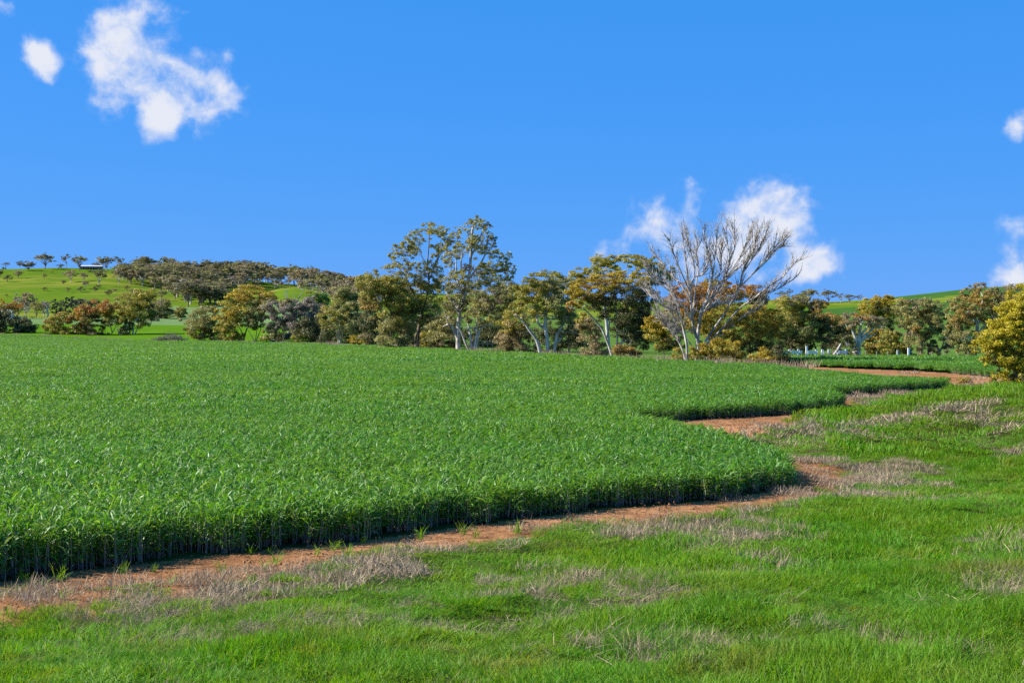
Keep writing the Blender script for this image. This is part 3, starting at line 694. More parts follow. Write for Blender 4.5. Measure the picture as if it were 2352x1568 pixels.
NTREE = [0]
def tree(name, label, c, Y, stems, clusters, bark='white_bark', cat='tree', group=None, rad=None, dens=1.0, depth=.8, leaf=None, twigs=True, spread=1.9):
    """stems: lists of points on sheet c from the ground up; clusters: (x, y, rx, ry, palette) on the same sheet"""
    NTREE[0] += 1; r = np.random.default_rng(100 + NTREE[0])
    k = CROPS[c][2] * Y / F
    bx, by = stems[0][0]; w0 = W(c, bx, by, Y); gz = hz(w0[0], Y); base = np.array([w0[0], Y, gz])
    root = empty(name, base)
    xs = [q[0] for q in clusters]; xc = .5 * (min(q[0] - q[2] for q in clusters) + max(q[0] + q[2] for q in clusters)); hw = max(10, .5 * (max(q[0] + q[2] for q in clusters) - min(q[0] - q[2] for q in clusters)))
    cl = []
    for (x, y, rx, ry, pal) in clusters:
        p = W(c, x, y, Y); f = max(.15, 1 - ((x - xc) / hw) ** 2) ** .5
        d0 = r.uniform(.12, 1) * r.choice((-1, 1)) * depth * hw * f * k * .7
        for sg in (1, -1):                                        # foliage near and far side of the crown
            q = p + np.array([r.normal(0, .18) * rx * k, d0 * sg, r.normal(0, .15) * ry * k])
            cl.append((q - base, rx * k * spread, max(rx, ry) * k * spread, ry * k * spread * 1.25, pal))
    v, q, cc, tips = crown_leaves(cl, Y, r, dens, leaf)
    sk = Skel(); top = min(q[1] for q in clusters); H = (by - top) * k
    R = rad or H * .020
    for i, st in enumerate(stems):
        P = np.array([W(c, x, y, Y) for x, y in st]) - base
        if i > 0 and len(sk.pts) and st[0][1] < by - 8 / CROPS[c][2] * .2 * 5:    # a limb off an earlier stem
            d = [np.linalg.norm(a - P[0]) for a, b in sk.pts]; a, b = sk.pts[int(np.argmin(d))]; P[0] = a; r0 = b * .8
        else:
            P[0][2] = min(P[0][2], 0.) if len(P) else 0; P[0][2] = hz(P[0][0] + base[0], Y) - gz - .25; r0 = R * (1 if i == 0 else .8)
        for j in range(1, len(P)): P[j][1] += r.normal(0, .35) * k * 18 * j / len(P)
        sk.limb(P, r0, r0 * .38, 6)
    order = sorted(range(len(cl)), key=lambda i: cl[i][0][2])
    for i in order:                                               # a branch to each leaf cluster, twigs within it
        ce, rx, ry, rz, pal = cl[i]
        best = None
        for a, b in sk.pts:
            dv = ce - a; dist = np.linalg.norm(dv); cost = dist + max(0, -dv[2] + .25 * dist) * 1.6
            if best is None or cost < best[0]: best = (cost, a, b)
        _, a, b = best; mid = a + (ce - a) * .5 + np.array([r.normal(0, .06), r.normal(0, .06), -.05]) * np.linalg.norm(ce - a)
        rb = min(b * .75, R * .45)
        sk.limb([a, mid, ce - np.array([0, 0, rz * .25])], rb, rb * .4, 5)
        if twigs:
            tp = tips[i]
            for t in tp[r.permutation(len(tp))[:min(7, len(tp))]]:
                s0 = ce - np.array([0, 0, rz * .3]); m = .5 * (s0 + t) + r.normal(0, .08, 3) * rx - np.array([0, 0, .1 * rz])
                sk.limb([s0, m, t], rb * .4, rb * .14, 3, 2, keep=False)
    link('trunk', sk.mesh('trunk', M[bark]), root)
    link('crown', make_mesh('crown', v, q, M['leaf'], cols=cc), root)
    tag(root, label, cat, group)
    return root

def shrub(name, label, c, Y, clusters, bark='brown_bark', **k):
    xs = sum(q[0] for q in clusters) / len(clusters); yb = max(q[1] + q[3] for q in clusters)
    return tree(name, label, c, Y, [[(xs, yb), (xs + 4, yb - (yb - min(q[1] for q in clusters)) * .6)]], clusters, bark, cat=k.pop('cat', 'shrub'), **k)

# --- left row, sheet 1
tree('gum_tree', 'dark gum with pale trunk cut by the left edge of the picture', 1, 436, [[(62, 1070), (70, 1010), (40, 950), (20, 900)], [(66, 1040), (95, 960), (120, 920)]],
     [(20, 880, 90, 60, 'dk'), (110, 905, 70, 50, 'dk'), (40, 960, 70, 45, 'dk'), (20, 1020, 55, 45, 'ol'), (-60, 930, 90, 90, 'dk'), (-60, 1030, 80, 50, 'ol')])
tree('gum_tree', 'small dark round gum, second tree from the left picture edge', 1, 436, [[(250, 1085), (255, 1030), (265, 960)]],
     [(235, 930, 60, 40, 'dk'), (310, 945, 50, 50, 'dk'), (225, 1000, 55, 50, 'br'), (280, 1010, 70, 50, 'dk'), (345, 985, 35, 35, 'dk'), (260, 1050, 55, 30, 'dk')], 'brown_bark')
tree('mallee_tree', 'low bronze mallee with gold left side beside the bright pasture gap', 1, 425, [[(640, 1085), (645, 1020), (600, 940)], [(640, 1080), (680, 960), (700, 880)]],
     [(600, 880, 80, 50, 'og'), (690, 850, 70, 35, 'bz'), (545, 925, 45, 40, 'bz'), (545, 1020, 55, 50, 'og'), (560, 1060, 50, 30, 'dk'), (650, 1000, 60, 45, 'ol'), (650, 1060, 60, 25, 'dk'), (700, 930, 60, 50, 'og')])
tree('mallee_tree', 'bronze and rust mallee left of the tall olive pair', 1, 422, [[(930, 1092), (925, 1040), (880, 960)], [(935, 1060), (960, 960), (940, 900)]],
     [(810, 840, 70, 35, 'og'), (890, 830, 50, 30, 'og'), (900, 890, 60, 55, 'ru'), (800, 1010, 70, 50, 'og'), (900, 1000, 80, 50, 'bz'), (960, 960, 70, 45, 'dk'), (860, 1060, 90, 30, 'dk'), (960, 1040, 50, 35, 'dk')], 'brown_bark')
tree('mallee_tree', 'rust-red topped mallee with bare leaning trunk in the left row', 1, 418, [[(1252, 1098), (1270, 1010), (1245, 920), (1200, 840)], [(1260, 1040), (1310, 950), (1330, 860)], [(1080, 1090), (1040, 980), (985, 940)]],
     [(1020, 785, 85, 50, 'ru'), (960, 790, 40, 35, 'ru'), (1150, 735, 70, 55, 'ru'), (1240, 720, 80, 45, 'ru'), (1330, 745, 70, 50, 'bz'), (1180, 810, 90, 50, 'og'), (1290, 810, 70, 45, 'og'), (1080, 880, 100, 35, 'dk'), (1180, 910, 60, 30, 'dk'), (1000, 880, 60, 40, 'bz')], 'brown_bark')
shrub('shrub', 'dark low shrub under the rust-topped mallee', 1, 417, [(1075, 1040, 75, 50, 'dk'), (1040, 1060, 45, 30, 'dk'), (1120, 1060, 50, 30, 'dk'), (1210, 1068, 50, 26, 'dk')])
tree('gum_tree', 'tall olive-gold gum with forked dark stems in the left row', 1, 415, [[(1500, 1092), (1510, 980), (1490, 900), (1520, 800)], [(1525, 1088), (1560, 960), (1590, 860)], [(1360, 1092), (1340, 1010), (1330, 920), (1400, 850)], [(1352, 1080), (1400, 970), (1440, 890)]],
     [(1470, 700, 90, 60, 'ol'), (1570, 660, 90, 55, 'og'), (1660, 610, 90, 45, 'og'), (1690, 700, 60, 60, 'ol'), (1560, 760, 100, 60, 'ol'), (1450, 790, 70, 50, 'og'), (1380, 860, 75, 60, 'og'), (1640, 800, 70, 60, 'ol'), (1610, 880, 60, 50, 'og'), (1450, 880, 60, 50, 'ol'), (1700, 780, 40, 60, 'dk'), (1440, 960, 40, 60, 'dk'), (1400, 1040, 40, 40, 'dk'), (1430, 1010, 40, 40, 'gg')])
tree('gum_tree', 'grey-brown gum behind the orange shed', 1, 640, [[(1850, 885), (1850, 830), (1810, 760)]],
     [(1780, 700, 80, 50, 'br'), (1830, 760, 70, 50, 'gg'), (1880, 720, 30, 40, 'ol'), (1900, 790, 60, 25, 'dk'), (1840, 820, 50, 40, 'dk'), (1760, 790, 60, 50, 'pu')], 'brown_bark')
tree('round_tree', 'lone round tree standing in the pale paddock', 1, 655, [[(2040, 888), (2045, 840), (2050, 800)]],
     [(2030, 790, 45, 35, 'ol'), (2080, 800, 38, 32, 'ol'), (2050, 770, 40, 22, 'ol'), (2060, 825, 45, 22, 'ol'), (2010, 820, 25, 22, 'dk')], 'brown_bark')
shrub('cypress', 'tiny dark pointed cypress left of the lone round tree', 1, 655, [(1935, 868, 11, 16, 'dg'), (1935, 852, 7, 12, 'dg')], cat='tree')
# --- sheet 2
tree('gum_tree', 'bushy grey-olive gum, first of the row right of the open paddock', 2, 322, [[(250, 1118), (245, 1040), (290, 940), (330, 850)], [(390, 1115), (395, 1040), (370, 960)]],
     [(330, 780, 75, 40, 'gg'), (270, 830, 70, 50, 'gg'), (380, 840, 50, 60, 'gg'), (160, 910, 65, 50, 'gg'), (250, 930, 80, 60, 'gg'), (350, 930, 70, 60, 'gg'), (140, 990, 50, 40, 'gg'), (230, 1030, 70, 45, 'ol'), (340, 1030, 90, 50, 'dk'), (440, 1060, 60, 40, 'dk'), (280, 1080, 60, 30, 'dk')], 'brown_bark')
tree('mallee_tree', 'broad golden mallee with dark stems standing clear of the row', 2, 312, [[(740, 1132), (760, 1040), (790, 960), (850, 800), (860, 640)], [(755, 1060), (700, 960), (620, 860)], [(748, 1090), (640, 990), (560, 900)]],
     [(820, 550, 110, 32, 'go'), (960, 580, 90, 36, 'go'), (1060, 610, 55, 36, 'og'), (650, 600, 75, 36, 'go'), (700, 650, 90, 45, 'go'), (850, 630, 100, 45, 'bz'), (990, 650, 80, 35, 'bz'), (580, 700, 80, 50, 'og'), (700, 740, 100, 50, 'og'), (540, 790, 80, 50, 'go'), (650, 830, 90, 50, 'go'), (760, 820, 60, 50, 'ol'), (460, 910, 50, 45, 'go'), (560, 900, 80, 55, 'ol'), (660, 920, 70, 50, 'og'), (480, 960, 45, 30, 'ol'), (940, 710, 70, 35, 'ol')], 'brown_bark')
shrub('shrub', 'olive shrub at the foot of the broad golden mallee', 2, 310, [(590, 1060, 70, 60, 'ol'), (660, 1070, 60, 50, 'og'), (560, 1090, 45, 30, 'ol')])
tree('gum_tree', 'slender grey-green gum with a V of dark stems right of the golden mallee', 2, 308, [[(875, 1135), (850, 1080), (800, 990)], [(875, 1135), (890, 1040), (900, 950), (890, 860)], [(880, 1120), (920, 1030), (945, 960), (930, 840)]],
     [(910, 730, 70, 50, 'gg'), (870, 800, 70, 50, 'gg'), (960, 800, 60, 50, 'gg'), (830, 870, 50, 50, 'gg'), (900, 880, 60, 50, 'gg'), (970, 880, 50, 45, 'gg'), (850, 930, 50, 35, 'dk')], 'brown_bark')
tree('gum_tree', 'grey-purple gum with forked leaning stems at its left', 2, 306, [[(1040, 1138), (1060, 1080), (1010, 1000), (960, 950)], [(1050, 1130), (1090, 1030), (1110, 940)], [(1190, 1138), (1210, 1060), (1245, 990)]],
     [(1090, 770, 75, 50, 'pu'), (1070, 850, 60, 50, 'pu'), (1160, 840, 70, 55, 'pu'), (1080, 700, 60, 40, 'gg'), (1130, 900, 60, 50, 'pu'), (1230, 920, 70, 45, 'pu'), (1030, 1010, 50, 55, 'gg'), (1110, 1080, 70, 45, 'dk'), (1200, 1000, 60, 45, 'pu')], 'white_bark')
tree('gum_tree', 'wide grey-purple gum with pale crooked boughs in the dense row', 2, 303, [[(1340, 1142), (1345, 1050), (1340, 960), (1280, 830)], [(1340, 1000), (1430, 940), (1490, 930), (1530, 870)], [(1280, 830), (1310, 780)]],
     [(1330, 740, 90, 50, 'pu'), (1450, 690, 80, 45, 'pu'), (1540, 690, 60, 50, 'pu'), (1240, 800, 60, 50, 'pu'), (1400, 790, 90, 50, 'pu'), (1530, 770, 60, 50, 'pu'), (1330, 880, 70, 45, 'pu'), (1480, 850, 70, 50, 'pu'), (1270, 960, 80, 45, 'pu'), (1400, 930, 80, 45, 'br'), (1530, 860, 45, 50, 'pu'), (1220, 680, 60, 35, 'gg')], 'white_bark')
for i, (x, y0, x1, y1) in enumerate([(1255, 720, 1240, 555), (1345, 710, 1385, 575)]):
    P = [W(2, x, y0 + 160, 340), W(2, x + 2, y0, 340), W(2, (x + x1) / 2, (y0 + y1) / 2, 340), W(2, x1, y1, 340)]
    gz = hz(P[0][0], 340); b = np.array([P[0][0], 340, gz]); sk = Skel(); sk.limb([np.array([0, 0, -.2])] + [p - b for p in P], .22, .06, 5)
    sk.limb([P[2] - b, P[2] - b + np.array([1.6 if i else -1.3, .3, 3.0])], .08, .03, 4); sk.limb([.5 * (P[1] + P[2]) - b, .5 * (P[1] + P[2]) - b + np.array([-1.2, .3, 2.4])], .07, .03, 4)
    o = link('dead_snag', sk.mesh('dead_snag', M['dead_bark']), loc=b); tag(o, ['straight thin dead snag poking above the grey-purple gum', 'slanting thin dead snag right of the straight one'][i], 'tree')
tree('round_tree', 'fresh green round tree peeping over the grey-purple gum', 2, 350, [[(1610, 1140), (1610, 900), (1605, 720)]],
     [(1540, 610, 60, 30, 'ol'), (1610, 630, 70, 45, 'gr'), (1650, 680, 50, 45, 'gr'), (1560, 670, 60, 45, 'gr'), (1620, 730, 60, 40, 'gr'), (1640, 620, 40, 35, 'gr')], 'brown_bark')
tree('mallee_tree', 'orange-topped mallee wedged between the grey-purple and white-trunked gums', 2, 320, [[(1650, 1140), (1650, 960), (1650, 820)]],
     [(1695, 745, 45, 24, 'ru'), (1640, 790, 55, 45, 'ru'), (1620, 840, 55, 40, 'bz'), (1680, 800, 50, 40, 'bz'), (1620, 900, 60, 50, 'dk'), (1610, 980, 70, 70, 'dk'), (1660, 1060, 80, 60, 'dk')], 'brown_bark')
tree('gum_tree', 'spreading olive gum with a bright white trunk at the field edge', 2, 256, [[(1820, 1152), (1822, 1040), (1825, 930), (1800, 830)], [(1820, 1080), (1790, 1000), (1730, 930)], [(1835, 1150), (1860, 1050), (1890, 1010)], [(1990, 1120), (1970, 1060), (1920, 1000)], [(1985, 1110), (2010, 1020), (2030, 960)]],
     [(1800, 750, 80, 40, 'ol'), (1740, 800, 70, 40, 'gg'), (1880, 760, 70, 50, 'gg'), (1980, 720, 80, 40, 'gg'), (2030, 770, 55, 45, 'dk'), (1700, 880, 70, 45, 'ol'), (1660, 920, 40, 35, 'ol'), (1800, 870, 70, 45, 'ol'), (1900, 850, 60, 45, 'gg'), (1990, 850, 90, 45, 'gg'), (2040, 900, 55, 50, 'gg'), (1750, 950, 50, 35, 'gg'), (1950, 930, 90, 50, 'gg'), (2030, 990, 60, 40, 'dk'), (1970, 1000, 60, 35, 'gg')])
tree('gum_tree', 'grey-olive gum with pale stem rising behind the white-trunked gum', 2, 290, [[(1840, 1140), (1838, 900), (1832, 650), (1830, 560)]],
     [(1850, 530, 60, 35, 'gg'), (1880, 570, 70, 40, 'gg'), (1800, 610, 50, 40, 'gg'), (1910, 620, 80, 45, 'gg'), (1980, 640, 70, 40, 'gg'), (2040, 670, 50, 35, 'dk'), (1850, 660, 70, 35, 'ol'), (1930, 680, 80, 35, 'ol')])
shrub('mallee_shrub', 'low rounded golden shrub at the far edge of the wheat', 2, 252, [(2060, 1095, 70, 30, 'go'), (2160, 1095, 60, 32, 'go'), (2020, 1120, 50, 30, 'go'), (2110, 1125, 80, 25, 'og'), (2190, 1120, 40, 30, 'og')])
shrub('shrub', 'dark bush between the grey-purple gum and the white trunk', 2, 300, [(1460, 1000, 80, 60, 'dk'), (1540, 960, 80, 80, 'dk'), (1500, 1070, 110, 60, 'dk'), (1650, 1080, 110, 60, 'dk'), (1590, 1030, 90, 70, 'dk'), (1420, 1090, 60, 45, 'ol')])  # understorey fill; its shade is put into the dark leaf colour
shrub('shrub', 'dark bush in the shade behind the white trunk', 2, 275, [(1720, 1060, 80, 70, 'dk'), (1900, 1080, 90, 55, 'dk'), (1790, 1010, 90, 60, 'dk'), (1960, 1060, 70, 60, 'dk'), (2060, 1060, 70, 60, 'dk')])  # fills the gaps between trunks, shade painted as dark leaves
shrub('shrub', 'dark shaded bush at the foot of the grey-purple gums', 2, 325, [(1140, 1020, 80, 60, 'dk'), (1260, 1060, 90, 60, 'dk'), (1390, 1030, 80, 70, 'dk'), (1320, 1090, 90, 40, 'dk'), (1000, 1090, 50, 35, 'ol')])  # dark leaf colour carries the shade under the gums
# --- sheet 3
tree('gum_tree', 'left-leaning olive gum with reddish stems left of the tallest pair', 3, 205, [[(597, 1372), (580, 1230), (545, 1150), (460, 1080), (380, 960), (300, 830)], [(545, 1150), (480, 1010), (420, 850)], [(592, 1340), (540, 1280), (510, 1230)], [(590, 1250), (560, 1130), (590, 960)]],
     [(270, 730, 75, 50, 'ol'), (370, 700, 60, 40, 'ol'), (220, 780, 45, 35, 'ol'), (330, 800, 80, 50, 'ol'), (430, 770, 70, 50, 'og'), (520, 760, 70, 50, 'ol'), (600, 780, 65, 50, 'ol'), (290, 870, 70, 40, 'ol'), (440, 860, 80, 50, 'ol'), (540, 880, 80, 60, 'ol'), (620, 960, 80, 60, 'ol'), (520, 990, 80, 60, 'og'), (430, 1000, 50, 40, 'ol'), (450, 1130, 75, 55, 'gg'), (560, 1090, 70, 55, 'ol'), (640, 1090, 70, 60, 'ol'), (470, 1230, 75, 50, 'gg'), (450, 1310, 70, 35, 'gg'), (640, 1210, 70, 60, 'gg'), (660, 1300, 60, 50, 'gg')], 'brown_bark', rad=.22)
tree('mallee_tree', 'rusty dark mallee half hidden behind the left-leaning gum', 3, 235, [[(300, 1345), (290, 1180), (260, 1060)], [(280, 1150), (320, 1080)]],
     [(260, 950, 60, 45, 'bz'), (330, 960, 50, 40, 'og'), (290, 1020, 70, 45, 'bz'), (380, 1050, 50, 50, 'og'), (270, 1110, 60, 55, 'dk'), (360, 1150, 50, 50, 'dk'), (300, 1220, 90, 60, 'dk'), (400, 1240, 60, 60, 'dk'), (340, 1310, 80, 35, 'br')])
tree('gum_tree', 'tall airy gum, left of the two tallest, with dark limbs', 3, 208, [[(748, 1358), (762, 1200), (800, 1010), (740, 900), (690, 800), (640, 680)], [(800, 1010), (850, 860), (862, 720), (850, 560), (860, 420), (870, 260)], [(862, 720), (930, 560), (1000, 420)], [(850, 560), (790, 470), (770, 330)], [(640, 680), (560, 580), (520, 500)], [(860, 640), (960, 480), (980, 330)], [(745, 1350), (735, 1270), (775, 1180), (820, 1130)]],
     [(850, 195, 42, 26, 'ol'), (910, 225, 60, 36, 'ol'), (985, 235, 52, 32, 'ol'), (1020, 290, 42, 32, 'ol'), (930, 275, 55, 26, 'ol'), (760, 250, 42, 22, 'ol'), (715, 270, 26, 18, 'ol'), (800, 310, 32, 24, 'gg'), (660, 340, 60, 36, 'ol'), (735, 375, 55, 36, 'ol'), (620, 380, 45, 32, 'ol'), (545, 410, 52, 30, 'ol'), (650, 420, 60, 35, 'gg'), (720, 440, 45, 32, 'gg'), (510, 500, 38, 36, 'ol'), (560, 460, 34, 24, 'ol'), (490, 605, 58, 30, 'ol'), (540, 590, 34, 26, 'ol'), (620, 570, 52, 40, 'gg'), (680, 620, 62, 45, 'gg'), (780, 570, 42, 30, 'gg'), (890, 555, 46, 36, 'ol'), (920, 430, 45, 45, 'ol'), (1010, 390, 45, 42, 'ol'), (960, 500, 42, 36, 'gg'), (840, 650, 60, 40, 'gg'), (930, 620, 52, 40, 'gg'), (620, 680, 60, 42, 'gg'), (730, 720, 70, 45, 'gg'), (800, 810, 80, 50, 'ol'), (900, 820, 70, 50, 'ol'), (960, 740, 50, 50, 'gg'), (720, 880, 70, 50, 'ol'), (880, 920, 80, 50, 'ol'), (700, 1000, 80, 50, 'dk'), (830, 1060, 90, 55, 'dk'), (950, 1000, 80, 60, 'gg'), (720, 1090, 80, 50, 'dk'), (880, 1130, 80, 40, 'ol'), (790, 960, 70, 40, 'og')], 'brown_bark', rad=.34, dens=.72, spread=1.72)
tree('gum_tree', 'tallest gum of the row with an open crown reaching highest', 3, 196, [[(1150, 1388), (1152, 1230), (1165, 1040), (1210, 880), (1255, 700), (1275, 480), (1285, 280), (1300, 180)], [(1165, 1040), (1100, 960), (1060, 870)], [(1255, 700), (1350, 580), (1420, 450), (1440, 300)], [(1275, 480), (1350, 340), (1400, 200)], [(1210, 880), (1140, 700), (1130, 500)], [(1160, 1090), (1240, 1050), (1310, 960), (1400, 860)], [(1150, 1270), (1080, 1150), (1000, 1170)], [(1230, 800), (1180, 600), (1190, 440)]],
     [(1315, 140, 45, 30, 'ol'), (1270, 165, 40, 25, 'gg'), (1400, 160, 38, 28, 'ol'), (1440, 185, 30, 24, 'dk'), (1330, 185, 50, 24, 'gg'), (1180, 215, 40, 15, 'gg'), (1260, 215, 45, 18, 'gg'), (1105, 275, 42, 30, 'gg'), (1150, 270, 28, 20, 'gg'), (1260, 268, 20, 14, 'ol'), (1430, 250, 40, 32, 'ol'), (1470, 300, 42, 34, 'dk'), (1500, 365, 30, 26, 'dk'), (1350, 300, 45, 25, 'ol'), (1370, 350, 60, 42, 'ol'), (1300, 340, 42, 35, 'ol'), (1220, 360, 45, 42, 'gg'), (1110, 370, 52, 30, 'dk'), (1080, 420, 55, 38, 'gg'), (1160, 430, 52, 40, 'gg'), (1310, 420, 55, 42, 'gg'), (1400, 450, 60, 40, 'gg'), (1490, 460, 50, 32, 'ol'), (1540, 470, 36, 26, 'gg'), (1575, 520, 42, 28, 'gg'), (1640, 468, 30, 20, 'gg'), (1625, 520, 24, 18, 'ol'), (1610, 595, 36, 26, 'gg'), (1670, 585, 34, 26, 'gg'), (1695, 620, 20, 18, 'gg'), (1640, 650, 45, 34, 'ol'), (1660, 690, 32, 26, 'ol'), (1100, 500, 60, 36, 'gg'), (1050, 560, 40, 36, 'gg'), (1370, 600, 62, 42, 'ol'), (1460, 590, 62, 36, 'ol'), (1540, 610, 62, 40, 'ol'), (1260, 620, 55, 36, 'br'), (1560, 690, 70, 45, 'gg'), (1470, 680, 70, 45, 'gg'), (1370, 690, 72, 45, 'gg'), (1180, 690, 70, 45, 'ol'), (1110, 650, 36, 40, 'gg'), (1080, 740, 62, 45, 'gg'), (1180, 780, 70, 45, 'ol'), (1300, 780, 60, 45, 'gg'), (1420, 790, 70, 45, 'gg'), (1540, 780, 70, 42, 'ol'), (1060, 830, 60, 50, 'ol'), (1150, 880, 62, 45, 'gg'), (1120, 960, 90, 50, 'dk'), (1210, 970, 75, 45, 'dk'), (1060, 1040, 70, 55, 'gg'), (1290, 880, 62, 45, 'gg')], 'white_bark', rad=.40, dens=.72, spread=1.72)
tree('gum_tree', 'white many-stemmed gum at the foot of the tallest gum, right side', 3, 192, [[(1290, 1392), (1270, 1270), (1255, 1170), (1230, 1060)], [(1295, 1392), (1330, 1260), (1335, 1130), (1370, 1000), (1430, 900)], [(1305, 1390), (1360, 1220), (1400, 1170), (1500, 1140), (1600, 1075)], [(1275, 1392), (1210, 1300), (1175, 1210), (1130, 1150)], [(1340, 1150), (1440, 1040), (1540, 970), (1620, 920)], [(1330, 1200), (1290, 1180), (1200, 1180)]],
     [(1360, 890, 60, 42, 'gg'), (1440, 880, 65, 45, 'gg'), (1530, 870, 70, 45, 'br'), (1620, 860, 65, 45, 'ol'), (1690, 830, 60, 50, 'dk'), (1400, 970, 70, 42, 'gg'), (1490, 960, 70, 42, 'br'), (1590, 960, 75, 45, 'br'), (1680, 940, 55, 55, 'gg'), (1320, 1000, 52, 40, 'gg'), (1450, 1040, 62, 40, 'br'), (1550, 1040, 62, 40, 'gg'), (1280, 1080, 50, 40, 'gg'), (1390, 1080, 50, 36, 'gg'), (1640, 1030, 55, 40, 'og'), (1500, 1100, 55, 34, 'ol')], 'white_bark', rad=.24, dens=.8)
shrub('shrub', 'grey twiggy shrub left of the tallest gum trunk', 3, 199, [(1010, 1220, 75, 60, 'gg'), (940, 1180, 70, 55, 'gg'), (1060, 1300, 60, 55, 'br'), (980, 1320, 80, 50, 'gg'), (900, 1330, 60, 40, 'dk'), (1080, 1360, 60, 24, 'dk')], 'white_bark')
shrub('mallee_shrub', 'small gold shrub between the two tall trunks', 3, 214, [(810, 1300, 60, 40, 'go'), (860, 1280, 55, 40, 'ol'), (800, 1340, 60, 26, 'og'), (880, 1330, 45, 35, 'dk')])
shrub('shrub', 'dark bush in deep shade right of the white many-stemmed gum', 3, 232, [(1420, 1240, 80, 70, 'dk'), (1520, 1230, 90, 80, 'dk'), (1600, 1180, 80, 80, 'dk'), (1480, 1310, 110, 50, 'dk'), (1380, 1290, 60, 50, 'dk'), (1240, 1300, 70, 60, 'dk'), (1580, 1300, 60, 55, 'dk')])  # background fill, deep shade put into the dark leaf colour
shrub('shrub', 'dark bush in the shade behind the two tall trunks', 3, 240, [(640, 1180, 80, 80, 'dk'), (560, 1240, 80, 80, 'dk'), (740, 1240, 80, 80, 'dk'), (920, 1230, 90, 80, 'dk'), (1040, 1160, 90, 80, 'dk'), (1120, 1260, 80, 80, 'dk'), (830, 1200, 80, 70, 'dk'), (480, 1180, 60, 70, 'dk')])  # blocks the view between the trunks; dark leaves paint the shade there
# --- sheet 4
tree('gum_tree', 'broad olive gum with three white stems spreading from the field edge', 4, 158, [[(588, 1437), (570, 1290), (555, 1150), (560, 1000), (575, 880), (560, 790)], [(515, 1437), (470, 1310), (400, 1210), (330, 1110), (260, 1060)], [(628, 1430), (660, 1280), (690, 1210), (740, 1130), (800, 1030)], [(690, 1215), (770, 1215), (860, 1230)], [(560, 1030), (620, 960), (690, 900)], [(560, 1180), (480, 1130), (470, 990), (490, 900)], [(640, 1340), (720, 1270), (700, 1250)]],
     [(600, 675, 75, 36, 'ol'), (520, 700, 65, 36, 'ol'), (430, 690, 52, 26, 'ol'), (660, 720, 60, 36, 'gg'), (400, 760, 70, 42, 'ol'), (500, 780, 72, 42, 'ol'), (600, 780, 72, 42, 'gg'), (690, 790, 55, 42, 'gg'), (330, 820, 60, 42, 'ol'), (430, 850, 75, 45, 'og'), (540, 860, 75, 45, 'ol'), (650, 860, 72, 45, 'gg'), (730, 870, 55, 50, 'gg'), (320, 920, 72, 45, 'ol'), (420, 950, 75, 45, 'ol'), (610, 950, 72, 45, 'gg'), (710, 960, 65, 50, 'gg'), (300, 1010, 60, 45, 'ol'), (400, 1040, 65, 42, 'ol'), (500, 1040, 65, 42, 'og'), (640, 1050, 72, 42, 'gg'), (750, 1050, 62, 50, 'gg'), (820, 1110, 55, 50, 'gg'), (720, 1130, 62, 40, 'gg'), (800, 1200, 60, 40, 'dk')], 'white_bark', rad=.30, dens=.9)
shrub('mallee_tree', 'golden-tan drooping mallee at the left foot of the three-stemmed gum', 4, 163, [(210, 1100, 70, 50, 'og'), (290, 1130, 70, 55, 'og'), (180, 1180, 55, 50, 'og'), (250, 1210, 80, 55, 'tn'), (340, 1220, 70, 50, 'tn'), (130, 1300, 55, 45, 'tn'), (220, 1310, 80, 55, 'tn'), (330, 1310, 70, 55, 'tn'), (150, 1360, 55, 30, 'tn'), (280, 1380, 90, 36, 'tn'), (400, 1380, 60, 36, 'tn')], cat='tree')
shrub('shrub', 'dark green bush between the three-stemmed gum and the orange mallee', 4, 172, [(760, 1290, 90, 60, 'dk'), (860, 1290, 80, 70, 'dk'), (700, 1340, 70, 50, 'dk'), (820, 1370, 110, 40, 'dk'), (540, 1300, 60, 60, 'dk'), (610, 1240, 60, 60, 'dk')])
tree('gum_tree', 'flat-topped olive gum raised behind the orange mallee', 4, 190, [[(1180, 1440), (1150, 1100), (1110, 800), (1100, 680), (1080, 600)], [(1110, 800), (1240, 660), (1360, 610)], [(1360, 610), (1480, 640), (1600, 650)], [(1110, 800), (960, 720), (890, 690)]],
     [(1090, 520, 65, 30, 'og'), (1180, 520, 55, 30, 'og'), (1060, 580, 60, 36, 'ol'), (1150, 590, 72, 40, 'ol'), (1250, 550, 65, 40, 'og'), (1240, 620, 50, 34, 'ol'), (1350, 505, 70, 28, 'og'), (1440, 525, 70, 30, 'og'), (1500, 550, 50, 30, 'og'), (1450, 590, 60, 40, 'ol'), (1540, 600, 55, 45, 'ol'), (1600, 570, 50, 36, 'ol'), (890, 660, 70, 30, 'og'), (850, 690, 52, 26, 'ol'), (950, 680, 62, 34, 'ol'), (1020, 640, 52, 36, 'ol'), (1640, 630, 60, 45, 'ol'), (1710, 670, 60, 45, 'ol'), (1760, 700, 45, 40, 'dk'), (1680, 730, 60, 35, 'dk')], 'white_bark', rad=.3)
tree('gum_tree', 'grey-olive gum crown behind the left shoulder of the orange mallee', 4, 185, [[(780, 1430), (775, 1100), (770, 850)]],
     [(760, 740, 55, 32, 'gg'), (700, 760, 50, 36, 'gg'), (780, 800, 55, 45, 'gg'), (190, 830, 75, 45, 'gg'), (140, 870, 60, 50, 'dk'), (250, 870, 60, 45, 'ol'), (800, 900, 50, 50, 'gg')], 'brown_bark')
